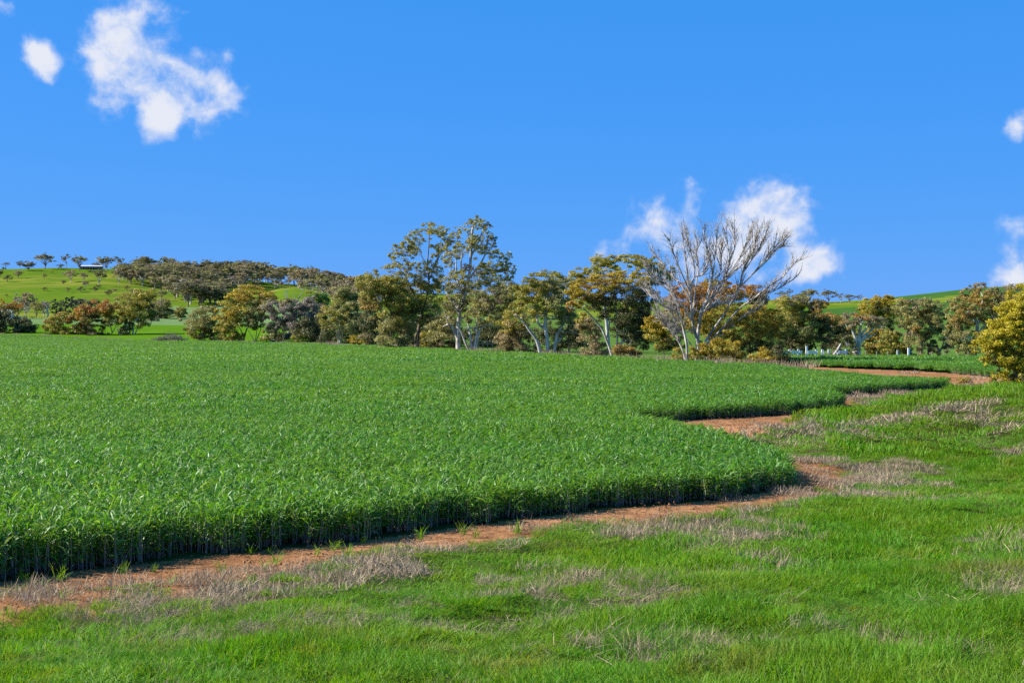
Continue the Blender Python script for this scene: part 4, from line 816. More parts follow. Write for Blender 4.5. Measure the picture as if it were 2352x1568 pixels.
tree('mallee_tree', 'dense dome-shaped orange mallee on white V-shaped stems', 4, 134, [[(1228, 1478), (1190, 1400), (1150, 1290), (1100, 1180), (1000, 1060), (920, 980)], [(1228, 1478), (1250, 1390), (1260, 1240), (1250, 1080), (1230, 900)], [(1235, 1470), (1300, 1330), (1350, 1180), (1420, 1000)], [(1150, 1290), (1180, 1130), (1120, 960)], [(1300, 1330), (1400, 1260), (1520, 1120)], [(1330, 1440), (1440, 1440), (1480, 1370), (1525, 1320)]],
     [(1250, 690, 90, 34, 'go'), (1350, 690, 80, 32, 'go'), (1150, 700, 75, 34, 'bz'), (1450, 715, 80, 34, 'go'), (1540, 740, 60, 36, 'bz'), (1050, 735, 80, 36, 'go'), (960, 740, 70, 34, 'bz'), (870, 780, 60, 36, 'go'), (820, 830, 52, 40, 'go'), (1180, 760, 80, 36, 'go'), (1300, 755, 80, 34, 'bz'), (1420, 780, 70, 34, 'og'), (1060, 790, 60, 26, 'bz'), (1600, 790, 50, 40, 'dk'), (900, 860, 75, 36, 'go'), (1000, 860, 80, 36, 'go'), (1090, 880, 60, 40, 'bz'), (840, 920, 52, 40, 'go'), (930, 930, 72, 40, 'bz'), (1020, 940, 60, 36, 'og'), (800, 970, 30, 26, 'ru'), (1200, 870, 80, 50, 'dk'), (1320, 860, 80, 50, 'dk'), (1440, 870, 80, 50, 'dk'), (1550, 870, 70, 55, 'dk'), (1140, 980, 80, 50, 'dk'), (1270, 980, 90, 55, 'dk'), (1400, 960, 60, 45, 'og'), (1500, 980, 80, 60, 'dk'), (1200, 1090, 80, 55, 'dk'), (1340, 1080, 90, 60, 'dk'), (1470, 1100, 80, 60, 'dk'), (1550, 1050, 60, 60, 'dk'), (1300, 1190, 80, 50, 'dk'), (1420, 1210, 80, 55, 'dk'), (1520, 1210, 70, 60, 'dk'), (1480, 1310, 80, 50, 'dk'), (1560, 1310, 50, 50, 'dk'), (1360, 1300, 60, 45, 'dk')], 'white_bark', rad=.17)  # sunlit top and shaded underside put into the gold and dark leaf colours
shrub('shrub', 'tan twiggy shrub at the left foot of the orange mallee', 4, 140, [(940, 1120, 55, 50, 'og'), (1000, 1190, 70, 55, 'tn'), (940, 1240, 60, 50, 'tn'), (1050, 1260, 60, 50, 'tn'), (980, 1400, 60, 40, 'tn'), (940, 1440, 45, 24, 'tn'), (1060, 1330, 60, 45, 'br'), (1090, 1420, 70, 40, 'br')])
shrub('mallee_shrub', 'bronze shrub at the right foot of the orange mallee', 4, 132, [(1310, 1420, 60, 40, 'bz'), (1380, 1430, 60, 34, 'bz'), (1270, 1450, 36, 26, 'bz'), (1430, 1440, 45, 30, 'dk')])
# --- sheet 5
tree('mallee_tree', 'rust-orange round mallee crown behind the dead tree', 5, 150, [[(1010, 1440), (1005, 1100), (1000, 900)]],
     [(1060, 720, 72, 36, 'og'), (1150, 715, 62, 34, 'ru'), (1240, 740, 65, 36, 'ru'), (1320, 760, 70, 36, 'ru'), (1410, 790, 70, 40, 'ru'), (1490, 840, 60, 45, 'bz'), (1000, 690, 40, 26, 'ol'), (820, 740, 62, 36, 'bz'), (740, 770, 60, 40, 'ru'), (660, 820, 55, 40, 'ru'), (900, 760, 72, 40, 'ru'), (1100, 800, 80, 40, 'ru'), (1220, 820, 80, 45, 'bz'), (1340, 850, 80, 45, 'bz'), (1440, 890, 70, 40, 'dk'), (1520, 890, 40, 40, 'dk'), (980, 830, 80, 45, 'ru'), (860, 840, 80, 50, 'ru'), (740, 870, 80, 50, 'ru'), (640, 910, 55, 45, 'bz'), (700, 960, 80, 50, 'bz'), (820, 940, 80, 55, 'ru'), (960, 930, 80, 55, 'bz'), (1090, 900, 80, 50, 'bz'), (900, 1050, 90, 60, 'bz'), (780, 1060, 80, 60, 'bz'), (950, 1160, 80, 60, 'dk')], 'brown_bark')
tree('mallee_tree', 'rounded gold mallee bush left of the dead tree', 5, 128, [[(560, 1440), (550, 1330), (530, 1200)]],
     [(520, 1010, 60, 32, 'go'), (440, 1060, 55, 40, 'go'), (590, 1050, 70, 40, 'go'), (420, 1120, 45, 40, 'go'), (500, 1120, 72, 45, 'go'), (600, 1130, 72, 45, 'og'), (470, 1190, 60, 45, 'og'), (560, 1210, 75, 45, 'go'), (650, 1210, 60, 45, 'bz'), (500, 1260, 50, 36, 'og'), (590, 1290, 72, 36, 'dk'), (660, 1300, 60, 36, 'dk')], 'brown_bark')
tree('mallee_tree', 'big golden mallee bush right of the dead tree', 5, 117, [[(1398, 1478), (1400, 1350), (1380, 1230), (1330, 1120)], [(1390, 1300), (1460, 1180), (1540, 1080)], [(1100, 1470), (1110, 1350), (1090, 1200)]],
     [(1100, 970, 80, 32, 'go'), (1200, 960, 70, 26, 'og'), (1290, 985, 72, 32, 'go'), (1390, 975, 72, 32, 'go'), (1490, 960, 72, 30, 'go'), (1580, 985, 62, 36, 'go'), (1010, 1020, 62, 36, 'go'), (1110, 1040, 80, 36, 'og'), (1230, 1050, 80, 36, 'og'), (1350, 1050, 80, 40, 'go'), (1470, 1040, 80, 40, 'go'), (1580, 1060, 72, 45, 'go'), (1690, 1080, 72, 36, 'go'), (1720, 1130, 55, 36, 'og'), (1010, 1100, 62, 36, 'go'), (1120, 1120, 80, 40, 'og'), (1250, 1130, 80, 40, 'og'), (1380, 1140, 80, 45, 'og'), (1500, 1130, 80, 45, 'go'), (1610, 1150, 72, 45, 'og'), (970, 1190, 60, 40, 'go'), (1080, 1200, 80, 42, 'go'), (1210, 1210, 80, 42, 'og'), (1340, 1230, 80, 45, 'og'), (1470, 1220, 80, 45, 'ol'), (1590, 1230, 80, 50, 'ol'), (1680, 1220, 60, 45, 'ol'), (1350, 1320, 80, 50, 'dk'), (1500, 1310, 80, 50, 'dk'), (1600, 1320, 70, 45, 'dk'), (1240, 1290, 70, 45, 'ol')], 'brown_bark')
shrub('mallee_shrub', 'front golden shrub touching the dead tree trunk', 5, 112, [(880, 1340, 55, 36, 'go'), (930, 1320, 40, 26, 'go'), (860, 1390, 36, 32, 'og'), (910, 1400, 45, 36, 'og')])
shrub('mallee_shrub', 'golden shrub in front of the big golden bush, second from the dead tree', 5, 112, [(1080, 1290, 62, 40, 'go'), (1030, 1350, 60, 45, 'go'), (1110, 1370, 70, 50, 'og'), (1010, 1420, 60, 36, 'og'), (1090, 1440, 70, 30, 'ol')])
shrub('mallee_shrub', 'golden shrub in front of the big golden bush, third from the dead tree', 5, 111, [(1220, 1320, 60, 40, 'go'), (1200, 1390, 60, 45, 'og'), (1280, 1380, 60, 50, 'og'), (1240, 1440, 80, 36, 'ol')])
shrub('mallee_shrub', 'rounded gold shrub at the right end of the golden bushes', 5, 108, [(1490, 1400, 62, 40, 'go'), (1560, 1420, 60, 36, 'go'), (1450, 1440, 45, 34, 'og'), (1530, 1460, 70, 26, 'og')])
shrub('shrub', 'dark green twiggy shrub at the right foot of the golden bush', 5, 112, [(1680, 1400, 60, 50, 'dk'), (1740, 1430, 60, 36, 'gr'), (1630, 1380, 50, 50, 'dk'), (1770, 1410, 40, 28, 'gr'), (1700, 1450, 70, 26, 'dk')])
shrub('mallee_shrub', 'olive shrub at the left foot of the dead tree', 5, 117, [(720, 1370, 50, 40, 'og'), (700, 1410, 45, 34, 'ol'), (760, 1420, 40, 30, 'ol')])
# --- sheet 6
tree('gum_tree', 'dense drooping olive gum right of the golden bushes', 6, 166, [[(300, 802), (300, 740), (260, 650), (200, 520)], [(300, 790), (240, 770), (150, 700)], [(60, 790), (60, 660), (70, 500)]],
     [(60, 280, 75, 36, 'tn'), (150, 290, 62, 36, 'ol'), (230, 330, 72, 40, 'br'), (-20, 330, 72, 50, 'ol'), (60, 370, 80, 50, 'ol'), (170, 400, 80, 50, 'ol'), (280, 400, 62, 50, 'bz'), (350, 370, 52, 50, 'dk'), (330, 330, 55, 30, 'ru'), (-20, 440, 80, 60, 'ol'), (80, 470, 80, 55, 'gg'), (200, 490, 80, 55, 'gg'), (300, 490, 70, 55, 'dk'), (370, 520, 52, 50, 'dk'), (20, 560, 80, 60, 'gg'), (140, 580, 80, 60, 'gg'), (260, 590, 80, 60, 'gg'), (350, 610, 60, 55, 'dk'), (60, 670, 80, 50, 'dk'), (190, 680, 80, 50, 'dk'), (300, 690, 60, 40, 'dk'), (100, 750, 70, 36, 'dk'), (-40, 660, 70, 60, 'dk'), (210, 750, 50, 36, 'dk')], 'brown_bark')
tree('gum_tree', 'bronze-crowned gum left of the white-limbed tree', 6, 182, [[(530, 800), (525, 720), (520, 620), (490, 520)], [(470, 790), (460, 700), (440, 620), (420, 560)]],
     [(410, 450, 52, 32, 'bz'), (490, 460, 55, 34, 'bz'), (570, 470, 52, 34, 'bz'), (420, 510, 62, 40, 'bz'), (510, 530, 62, 40, 'ol'), (590, 540, 60, 45, 'dk'), (450, 590, 70, 45, 'dk'), (550, 600, 70, 45, 'dk'), (630, 600, 45, 45, 'dk'), (490, 670, 70, 40, 'dk'), (580, 670, 55, 40, 'dk'), (480, 740, 50, 34, 'br'), (570, 740, 60, 36, 'dk')], 'brown_bark')
tree('gum_tree', 'rusty flat-crowned gum with bare white fanning limbs', 6, 160, [[(713, 822), (715, 760), (725, 690), (730, 620), (740, 520)], [(718, 740), (690, 640), (660, 560), (650, 500)], [(725, 690), (790, 610), (850, 570), (900, 520)], [(727, 680), (800, 640), (860, 620), (900, 590)], [(730, 640), (790, 560), (840, 500)], [(718, 760), (660, 740), (605, 705)], [(722, 720), (770, 650), (860, 540)]],
     [(640, 455, 52, 32, 'br'), (720, 440, 60, 26, 'ru'), (800, 445, 60, 26, 'br'), (880, 470, 52, 30, 'br'), (660, 500, 60, 32, 'br'), (760, 480, 60, 26, 'br'), (840, 490, 55, 24, 'br'), (930, 510, 45, 30, 'gg'), (610, 520, 40, 32, 'bz'), (640, 690, 50, 40, 'dk'), (660, 770, 50, 30, 'dk')], 'white_bark', rad=.42, dens=.7)
tree('mallee_tree', 'round-topped gold and olive tree behind the right-hand gums', 6, 235, [[(960, 800), (960, 640), (955, 480)]],
     [(790, 330, 62, 40, 'go'), (860, 300, 52, 32, 'go'), (930, 300, 50, 36, 'go'), (1000, 300, 62, 40, 'go'), (1090, 310, 60, 36, 'go'), (1150, 320, 45, 32, 'go'), (770, 390, 50, 32, 'ol'), (860, 370, 60, 40, 'og'), (960, 370, 60, 40, 'dk'), (1060, 370, 60, 40, 'ol'), (870, 430, 55, 36, 'go'), (960, 440, 52, 40, 'ol'), (1040, 450, 50, 40, 'go'), (950, 520, 62, 40, 'dk'), (1010, 560, 60, 50, 'dk')], 'brown_bark')
tree('mallee_tree', 'gold mallee just right of the white-limbed gum', 6, 188, [[(905, 800), (900, 740), (880, 660)], [(945, 805), (950, 740), (920, 650)]],
     [(900, 580, 50, 40, 'go'), (850, 640, 55, 45, 'go'), (920, 650, 50, 50, 'bz'), (820, 700, 45, 45, 'og'), (880, 720, 60, 45, 'bz'), (830, 760, 55, 32, 'dk'), (910, 770, 45, 32, 'bz')], 'white_bark')
tree('gum_tree', 'dense olive gum with foliage to the ground left of the strainer posts', 6, 170, [[(1060, 812), (1060, 740), (1055, 670)]],
     [(1040, 615, 50, 32, 'ol'), (1000, 660, 45, 40, 'ol'), (1080, 660, 55, 45, 'gg'), (1140, 660, 40, 45, 'gg'), (990, 720, 45, 40, 'ol'), (1060, 730, 60, 45, 'ol'), (1140, 730, 45, 45, 'dk'), (1020, 775, 50, 30, 'ol'), (1110, 780, 60, 30, 'dk')], 'brown_bark')
tree('gum_tree', 'large grey gum behind the strainer posts', 6, 168, [[(1335, 828), (1335, 760), (1340, 690), (1300, 600), (1260, 520)], [(1345, 700), (1400, 600), (1430, 500)], [(1420, 832), (1415, 770), (1440, 660)], [(1518, 828), (1520, 780), (1490, 730)], [(1522, 780), (1550, 720), (1560, 660)]],
     [(1150, 360, 62, 42, 'gg'), (1210, 330, 60, 32, 'br'), (1330, 295, 72, 26, 'br'), (1410, 310, 72, 32, 'gg'), (1470, 350, 45, 40, 'gg'), (1240, 390, 65, 42, 'gg'), (1350, 370, 72, 40, 'gg'), (1440, 400, 65, 42, 'gg'), (1140, 430, 55, 42, 'gg'), (1250, 460, 72, 45, 'gg'), (1370, 450, 72, 45, 'bz'), (1480, 440, 55, 50, 'gg'), (1220, 530, 62, 42, 'br'), (1330, 540, 72, 45, 'gg'), (1440, 520, 65, 45, 'gg'), (1520, 540, 45, 50, 'dk'), (1400, 590, 62, 40, 'gg'), (1480, 610, 60, 45, 'gg'), (1270, 600, 50, 40, 'bz'), (1240, 690, 50, 50, 'gg'), (1280, 740, 50, 40, 'gg'), (1420, 680, 52, 45, 'dk'), (1540, 620, 50, 50, 'br'), (1590, 680, 45, 45, 'br'), (1260, 780, 40, 32, 'gg'), (1460, 750, 36, 32, 'dk')], 'brown_bark', rad=.30)
tree('gum_tree', 'large bronze-tinged gum behind the yellow bush at the right edge', 6, 142, [[(1860, 872), (1865, 780), (1880, 640), (1890, 520), (1850, 400)], [(1880, 620), (1960, 520), (2050, 430)], [(1870, 700), (1760, 600), (1700, 520)], [(1885, 560), (1920, 400), (1950, 250)]],
     [(1880, 140, 40, 24, 'br'), (1945, 160, 40, 32, 'bz'), (2050, 170, 42, 26, 'gg'), (2180, 160, 55, 26, 'br'), (2240, 170, 45, 26, 'gg'), (1860, 210, 55, 32, 'gg'), (1800, 260, 60, 36, 'bz'), (1880, 280, 60, 40, 'bz'), (1970, 240, 60, 36, 'bz'), (2080, 230, 70, 40, 'br'), (2180, 230, 70, 40, 'br'), (1690, 310, 52, 34, 'gg'), (1730, 370, 62, 40, 'bz'), (1830, 370, 65, 40, 'gg'), (1940, 350, 70, 42, 'bz'), (2050, 340, 70, 45, 'bz'), (2160, 330, 70, 45, 'gg'), (1650, 420, 55, 40, 'gg'), (1750, 450, 65, 42, 'bz'), (1870, 450, 70, 45, 'bz'), (1990, 440, 70, 45, 'dk'), (2100, 430, 70, 45, 'dk'), (1660, 500, 50, 40, 'bz'), (1760, 530, 60, 40, 'gg'), (1990, 530, 60, 42, 'dk'), (1650, 600, 50, 45, 'gg'), (1720, 640, 60, 45, 'gg'), (1810, 660, 60, 50, 'gg'), (1690, 720, 52, 45, 'gg'), (1790, 760, 60, 45, 'gg'), (1740, 820, 45, 32, 'gg'), (1820, 830, 45, 36, 'gg')], 'white_bark', rad=.32)
tree('wattle_bush', 'near yellow-gold leafy bush filling the right edge', 6, 43, [[(2420, 1300), (2400, 1150), (2350, 950), (2300, 700)], [(2410, 1250), (2300, 1050), (2200, 850), (2100, 720)], [(2430, 1280), (2480, 1000), (2480, 600)], [(2390, 1100), (2280, 900), (2150, 600)]],
     [(2330, 230, 70, 60, 'yl'), (2280, 300, 70, 60, 'yl'), (2400, 300, 110, 80, 'yl'), (2230, 390, 80, 55, 'yl'), (2330, 410, 90, 70, 'yl'), (2130, 480, 80, 50, 'yl'), (2220, 500, 90, 60, 'yl'), (2330, 540, 90, 70, 'yl'), (2050, 570, 80, 50, 'yl'), (2150, 600, 90, 60, 'yl'), (2250, 640, 90, 70, 'yl'), (2350, 680, 90, 70, 'yl'), (1960, 660, 75, 42, 'yl'), (2060, 680, 80, 55, 'yl'), (2160, 720, 90, 60, 'yl'), (1900, 740, 55, 32, 'yl'), (1990, 760, 75, 45, 'yl'), (2090, 790, 80, 55, 'yl'), (2220, 820, 90, 60, 'yl'), (2330, 830, 90, 70, 'yl'), (1990, 840, 50, 40, 'og'), (2180, 900, 80, 45, 'yl'), (2290, 930, 80, 60, 'yl'), (1960, 890, 24, 30, 'yl'), (2100, 900, 45, 45, 'dk'), (2240, 990, 80, 50, 'yl'), (2150, 1050, 60, 45, 'bz'), (2330, 1030, 80, 60, 'og'), (2120, 1000, 45, 26, 'yl'), (2230, 1090, 70, 45, 'yl'), (2310, 1130, 70, 50, 'yl'), (2400, 1100, 90, 90, 'yl'), (2500, 500, 130, 130, 'yl'), (2500, 800, 130, 130, 'yl'), (2480, 1050, 110, 110, 'yl'), (2370, 1190, 60, 45, 'yl')], 'brown_bark', cat='bush', rad=.10, depth=.5)
shrub('mallee_shrub', 'small golden-brown shrub on the red dirt beside the stump', 6, 84, [(1560, 1045, 34, 14, 'bz'), (1595, 1045, 24, 13, 'og')])
shrub('mallee_shrub', 'golden-brown shrub on the red dirt nearer the yellow bush', 6, 80, [(1730, 1070, 42, 20, 'bz'), (1780, 1070, 45, 22, 'og'), (1820, 1085, 30, 14, 'br')])

# --- the dead tree
def dead_tree():
    Y = 116.; c = 5; r = np.random.default_rng(11)
    base = W(c, 845, 1450, Y); base[2] = hz(base[0], Y); root = empty('dead_tree', base)
    limbs = [  # thickness in metres, points
        (.20, [(870, 1455), (880, 1300), (835, 1080), (800, 880), (785, 720), (740, 420), (705, 190)]),
        (.19, [(875, 1455), (887, 1200), (912, 1080), (965, 880), (1060, 780), (1150, 620), (1200, 450), (1185, 300), (1130, 130)]),
        (.10, [(900, 1100), (935, 950), (1000, 800), (1020, 600), (1005, 420), (950, 260), (935, 130)]),
        (.12, [(780, 1450), (740, 1360), (665, 1220), (560, 1110), (470, 985)]),
        (.14, [(775, 1450), (772, 1290), (722, 1090), (640, 960), (520, 900), (415, 780)]),
        (.11, [(772, 1270), (700, 980), (640, 760), (490, 620), (365, 490)]),
        (.09, [(735, 1110), (690, 900), (610, 760), (520, 680), (380, 560)]),
        (.10, [(800, 880), (730, 720), (640, 610), (560, 480), (445, 345)]),
        (.09, [(790, 780), (700, 600), (610, 420), (555, 265)]),
        (.09, [(940, 960), (1000, 850), (1090, 700), (1190, 600), (1300, 515), (1340, 440)]),
        (.14, [(900, 1330), (1040, 1120), (1170, 940), (1290, 740), (1315, 560), (1380, 420), (1415, 290), (1450, 170)]),
        (.08, [(1290, 740), (1400, 600), (1500, 450), (1600, 345), (1680, 240)]),
        (.11, [(910, 1360), (1090, 1150), (1270, 940), (1390, 850), (1490, 745), (1620, 650), (1720, 530), (1775, 480)]),
        (.08, [(1270, 940), (1420, 830), (1600, 765), (1790, 655)]),
        (.08, [(905, 1380), (1100, 1200), (1300, 1030), (1450, 930), (1530, 850)]),
        (.09, [(840, 1050), (855, 700), (890, 520), (885, 360), (900, 220)]),
        (.08, [(800, 750), (845, 560), (790, 330), (755, 175)]),
        (.07, [(1020, 620), (1055, 400), (1060, 130)]),
        (.08, [(1140, 640), (1260, 460), (1335, 290), (1355, 180)]),
        (.07, [(1200, 450), (1245, 300), (1230, 100)]),
        (.07, [(1310, 600), (1390, 470), (1470, 330), (1530, 180)]),
        (.07, [(1400, 600), (1530, 480), (1620, 380), (1690, 330)]),
        (.07, [(820, 1150), (740, 1180), (640, 1130), (560, 1060), (500, 960)]),
        (.06, [(690, 900), (560, 840), (470, 820), (400, 740)]),
        (.06, [(840, 940), (920, 960), (1000, 910), (1150, 880)]),
        (.06, [(830, 1060), (760, 920), (660, 940)]),
        (.08, [(800, 1450), (830, 1330), (760, 1220), (680, 1100), (600, 950), (530, 880)]),
        (.07, [(785, 720), (840, 640), (930, 600), (980, 480), (985, 380)]),
        (.07, [(960, 890), (1010, 720), (1110, 560), (1120, 420), (1140, 280)])]
    tk = Skel(); bs = Skel(); tw = Skel(); k = CROPS[c][2] * Y / F
    pts = []
    for i, (R, pl) in enumerate(limbs):
        P = np.array([W(c, x, y, Y) for x, y in pl]) - base
        dev = r.uniform(-1, 1) * .55 * max(1.5, np.abs(P[-1][0] - P[0][0]) + .25 * abs(P[-1][2]))
        n = len(P)
        if i in (0, 1, 3, 4, 26): P[0][2] = -.25; y0 = r.uniform(-.25, .25)
        else:
            d = [np.linalg.norm((q - P[0])[[0, 2]]) for q in pts]; j = int(np.argmin(d)); P[0] = pts[j]; y0 = pts[j][1]
        P[:, 1] = y0 + dev * (np.arange(n) / (n - 1)) ** 1.3
        P[1:-1] += r.normal(0, .06, (n - 2, 3))
        sp = smooth_path(P, 4); pts += list(sp)
        (tk if i < 2 else bs).limb(P, R * .95, .020, 6, 4)
        L = len(sp)
        for s in np.linspace(L * .38, L * .85, 6 if i > 2 else 8).astype(int):      # long secondary branches, swept upward
            t = unit(sp[min(s + 1, L - 1)] - sp[s]); d = unit(t + np.array([r.normal(0, .33), r.normal(0, .4), .25])); ln = r.uniform(1.1, 2.9) * (1.15 - .6 * s / L)
            a = sp[s]; b = a + d * ln * .5; e = b + unit(d + np.array([0, 0, .3]) + r.normal(0, .12, 3)) * ln * .5
            bs.limb([a, b, e], .042, .012, 4, 2, keep=False)
            for w in range(4):
                g = a + (e - a) * r.uniform(.3, .95); tw.limb([g, g + unit(d + r.normal(0, .4, 3) + np.array([0, 0, .2])) * r.uniform(.3, .9)], .018, .008, 3, 1, keep=False)
        for s in range(L // 3, L - 1):                           # side branches leave at sharp angles and turn up
            for rep in range(3):
                if r.random() > .66: continue
                t = unit(sp[s + 1] - sp[s]); side = unit(np.array([r.normal(0, 1), r.normal(0, .8), r.normal(.45, .4)])); d = unit(t + side * r.uniform(.35, .75)); ln = r.uniform(.5, 2.2) * (1 - .45 * s / L)
                a = sp[s]; b = a + d * ln * .5; e = b + unit(d + np.array([0, 0, .35]) + r.normal(0, .15, 3)) * ln * .5
                tw.limb([a, b, e], .038, .013, 3, 2, keep=False)
                for w in range(2):
                    f = unit(e - b) + r.normal(0, .45, 3) + np.array([0, 0, .2]); g = b + (e - b) * r.uniform(0, .8)
                    tw.limb([g, g + unit(f) * r.uniform(.25, .8)], .018, .009, 3, 1, keep=False)
    link('trunk', tk.mesh('trunk', M['dead_bark']), root); link('branches', bs.mesh('branches', M['dead_bark']), root)
    o = link('twigs', tw.mesh('twigs', M['dead_bark']), root); o['kind'] = 'stuff'
    tag(root, 'bleached leafless dead tree with fanned bare branches against the cloud', 'dead tree')
dead_tree()

# ------------------------------------------------------------------ trees of the hills and the farm: a few grown forms, copied
def unit_tree(seed, kind, pal):
    """a tree one unit high and one unit wide: crown and trunk meshes"""
    r = np.random.default_rng(seed); cl = []; sk = Skel()
    def pk(): return pal[r.integers(0, len(pal))]
    if kind == 'pine':
        for i in range(16):
            h = .18 + .78 * i / 15; w = .42 * (1 - h * .5); a = r.uniform(0, 6.28); d = w * r.uniform(.2, .7)
            cl.append((np.array([math.cos(a) * d, math.sin(a) * d, h - .05]), w * .85, w * .85, .15, pk()))
        sk.limb([(0, 0, -.03), (0, 0, .4), (0, 0, .8)], .03, .01, 5)
    else:
        n = {'gum': 12, 'round': 11, 'open': 9}[kind]; lo = {'gum': .24, 'round': .18, 'open': .34}[kind]
        top = None
        for i in range(n):
            a = 2.4 * i + r.uniform(-.4, .4); d = .36 * math.sqrt((i + .3) / n); dome = 1 - (d / .5) ** 2
            h = lo + (.86 - lo) * r.uniform(.45, 1.0) * (.55 + .45 * dome)
            w = {'gum': .25, 'round': .27, 'open': .20}[kind] * r.uniform(.8, 1.25)
            cl.append((np.array([math.cos(a) * d, math.sin(a) * d, h]), w, w, w * (.62 if kind != 'round' else .8), pk()))
        lean = r.normal(0, .04)
        sk.limb([(0, 0, -.03), (lean, 0, lo * .5), (lean * 1.5, .02, lo)], .028, .018, 5)
        for c in cl:
            p = c[0]; sk.limb([np.array([lean * 1.5, .02, lo * r.uniform(.6, 1)]), .5 * p + np.array([0, 0, lo * .45]), p], .014, .006, 3)
    v, q, cc, _ = crown_leaves(cl, 1, r, 1.0, leaf=.055)
    return make_mesh('crown', v, q, M['leaf'], cols=cc), sk.mesh('trunk', M['white_bark' if kind in ('gum', 'open') and seed % 2 else 'brown_bark'])
FORMS = {'g': [unit_tree(s, 'gum', ['br', 'gg', 'br', 'dk']) for s in (1, 2, 3, 4)], 'r': [unit_tree(s, 'round', ['dk', 'br', 'dk']) for s in (5, 6, 7)], 'o': [unit_tree(s, 'open', ['br', 'dk']) for s in (8, 9, 10)],
         'p': [unit_tree(s, 'pine', ['dg']) for s in (11, 12)], 'b': [unit_tree(s, 'gum', ['br', 'pu', 'tn']) for s in (13, 14, 15)], 'u': [unit_tree(s, 'round', ['ru', 'og', 'ol']) for s in (16, 17)], 'l': [unit_tree(s, 'round', ['ol', 'gg']) for s in (18, 19)]}
rt = random.Random(21)
def place_tree(pos, w, h, form, label, group, name='hill_tree'):
    cm, tm = rt.choice(FORMS[form]); root = empty(name, pos, rt.uniform(0, 6.28)); root.scale = (w, w, h)
    link('crown', cm, root); link('trunk', tm, root); tag(root, label, 'tree', group); return root
def at_row(px, py):
    for k in range(40):
        m = march(px, py + k * 1.0, 250.)
        if m: return m
def sheet_tree(c, x, y, w, h, form, label, group, name='hill_tree', Y=None):
    px, py = D(c, x, y)
    if Y is None: m = at_row(px, py)
    else: xx = (px - CX) / F * Y; m = (xx, Y, hz(xx, Y))
    k = CROPS[c][2] * m[1] / F
    lift = max(0., (CAMZ - (py - HY) / F * m[1]) - m[2]) if Y else 0.
    place_tree((m[0], m[1], m[2] - .1), w * k, h * k + lift * 0, form, label, group, name)
HILL = 'trees on the left hill'
for (x, y, w, h, f, lab) in [
    (70, 275, 100, 75, 'o', 'sparse little tree at the left end of the hill skyline'),
    (228, 280, 80, 80, 'o', 'small open tree on the skyline just left of a broad dark one'),
    (320, 312, 180, 100, 'r', 'wide low dark tree on the skyline left of the big spreading gum'),
    (505, 296, 235, 155, 'g', 'big spreading gum on the hill skyline left of the white car'),
    (690, 276, 80, 45, 'r', 'low dark bush behind the white car on the hilltop'),
    (745, 286, 120, 135, 'o', 'airy gum on the hilltop just right of the white car'),
    (905, 318, 200, 180, 'g', 'large dark gum at the left end of the hilltop house'),
    (1095, 270, 95, 60, 'r', 'small dark tree behind the right end of the hilltop house'),
    (1205, 320, 190, 180, 'g', 'large dark gum right of the hilltop house'),
    (1345, 295, 140, 150, 'o', 'airy wide gum, second tree right of the hilltop house'),
    (800, 445, 160, 130, 'b', 'pale-stemmed gum on the slope below the left end of the house'),
    (950, 432, 110, 85, 'b', 'grey round tree on the slope below the house middle'),
    (1130, 490, 140, 190, 'g', 'tall dark gum on the slope below the right end of the house'),
    (8, 395, 50, 85, 'r', 'dark tree cut by the left edge on the upper slope'),
    (85, 447, 90, 85, 'r', 'dark round tree, leftmost whole one on the open slope'),
    (212, 402, 110, 95, 'b', 'wind-swept tree on the upper slope right of the leftmost round one'),
    (503, 408, 65, 65, 'l', 'small leaning tree high on the open slope'),
    (590, 352, 36, 32, 'l', 'tiny sapling high on the slope below the skyline'),
    (722, 472, 60, 44, 'r', 'small dark bush on the slope left of the pale-stemmed gum'),
    (505, 545, 60, 46, 'r', 'small dark bush alone in the middle of the open slope'),
    (773, 562, 52, 62, 'l', 'small upright bush low on the open slope'),
    (916, 558, 64, 70, 'r', 'dark round sapling right of the small upright bush'),
    (970, 518, 76, 80, 'b', 'grey sapling above and right of the dark round one'),
    (1080, 560, 60, 52, 'r', 'dark bush right of the grey sapling on the slope'),
    (1122, 512, 55, 40, 'r', 'low dark bush at the foot of the tall dark slope gum'),
    (1236, 602, 80, 68, 'r', 'dark round bush low on the slope, largest near the bottom'),
    (1300, 556, 60, 38, 'b', 'low brown bush above the largest bottom bush'),
    (1412, 628, 64, 54, 'r', 'dark round bush at the bottom of the slope near the wood'),
    (1442, 545, 82, 70, 'l', 'grey bush beside the left edge of the wood'),
    (1500, 575, 78, 64, 'l', 'second grey bush beside the left edge of the wood, lower'),
    (72, 612, 50, 34, 'l', 'tiny pale sapling low on the far left slope'),
    (1345, 482, 130, 160, 'b', 'pale-trunked gum at the left edge of the wood'),
    (1835, 642, 120, 105, 'g', 'dark gum jutting out at the lower edge of the wood'),
    (1960, 312, 150, 165, 'o', 'tall umbrella gum standing above the wooded skyline'),
    (1740, 300, 120, 75, 'o', 'low wide gum on the skyline left of the umbrella gum')]:
    sheet_tree(1, x, y, w * rt.uniform(1.05, 1.4), h * rt.uniform(1.0, 1.3), f, lab, HILL)
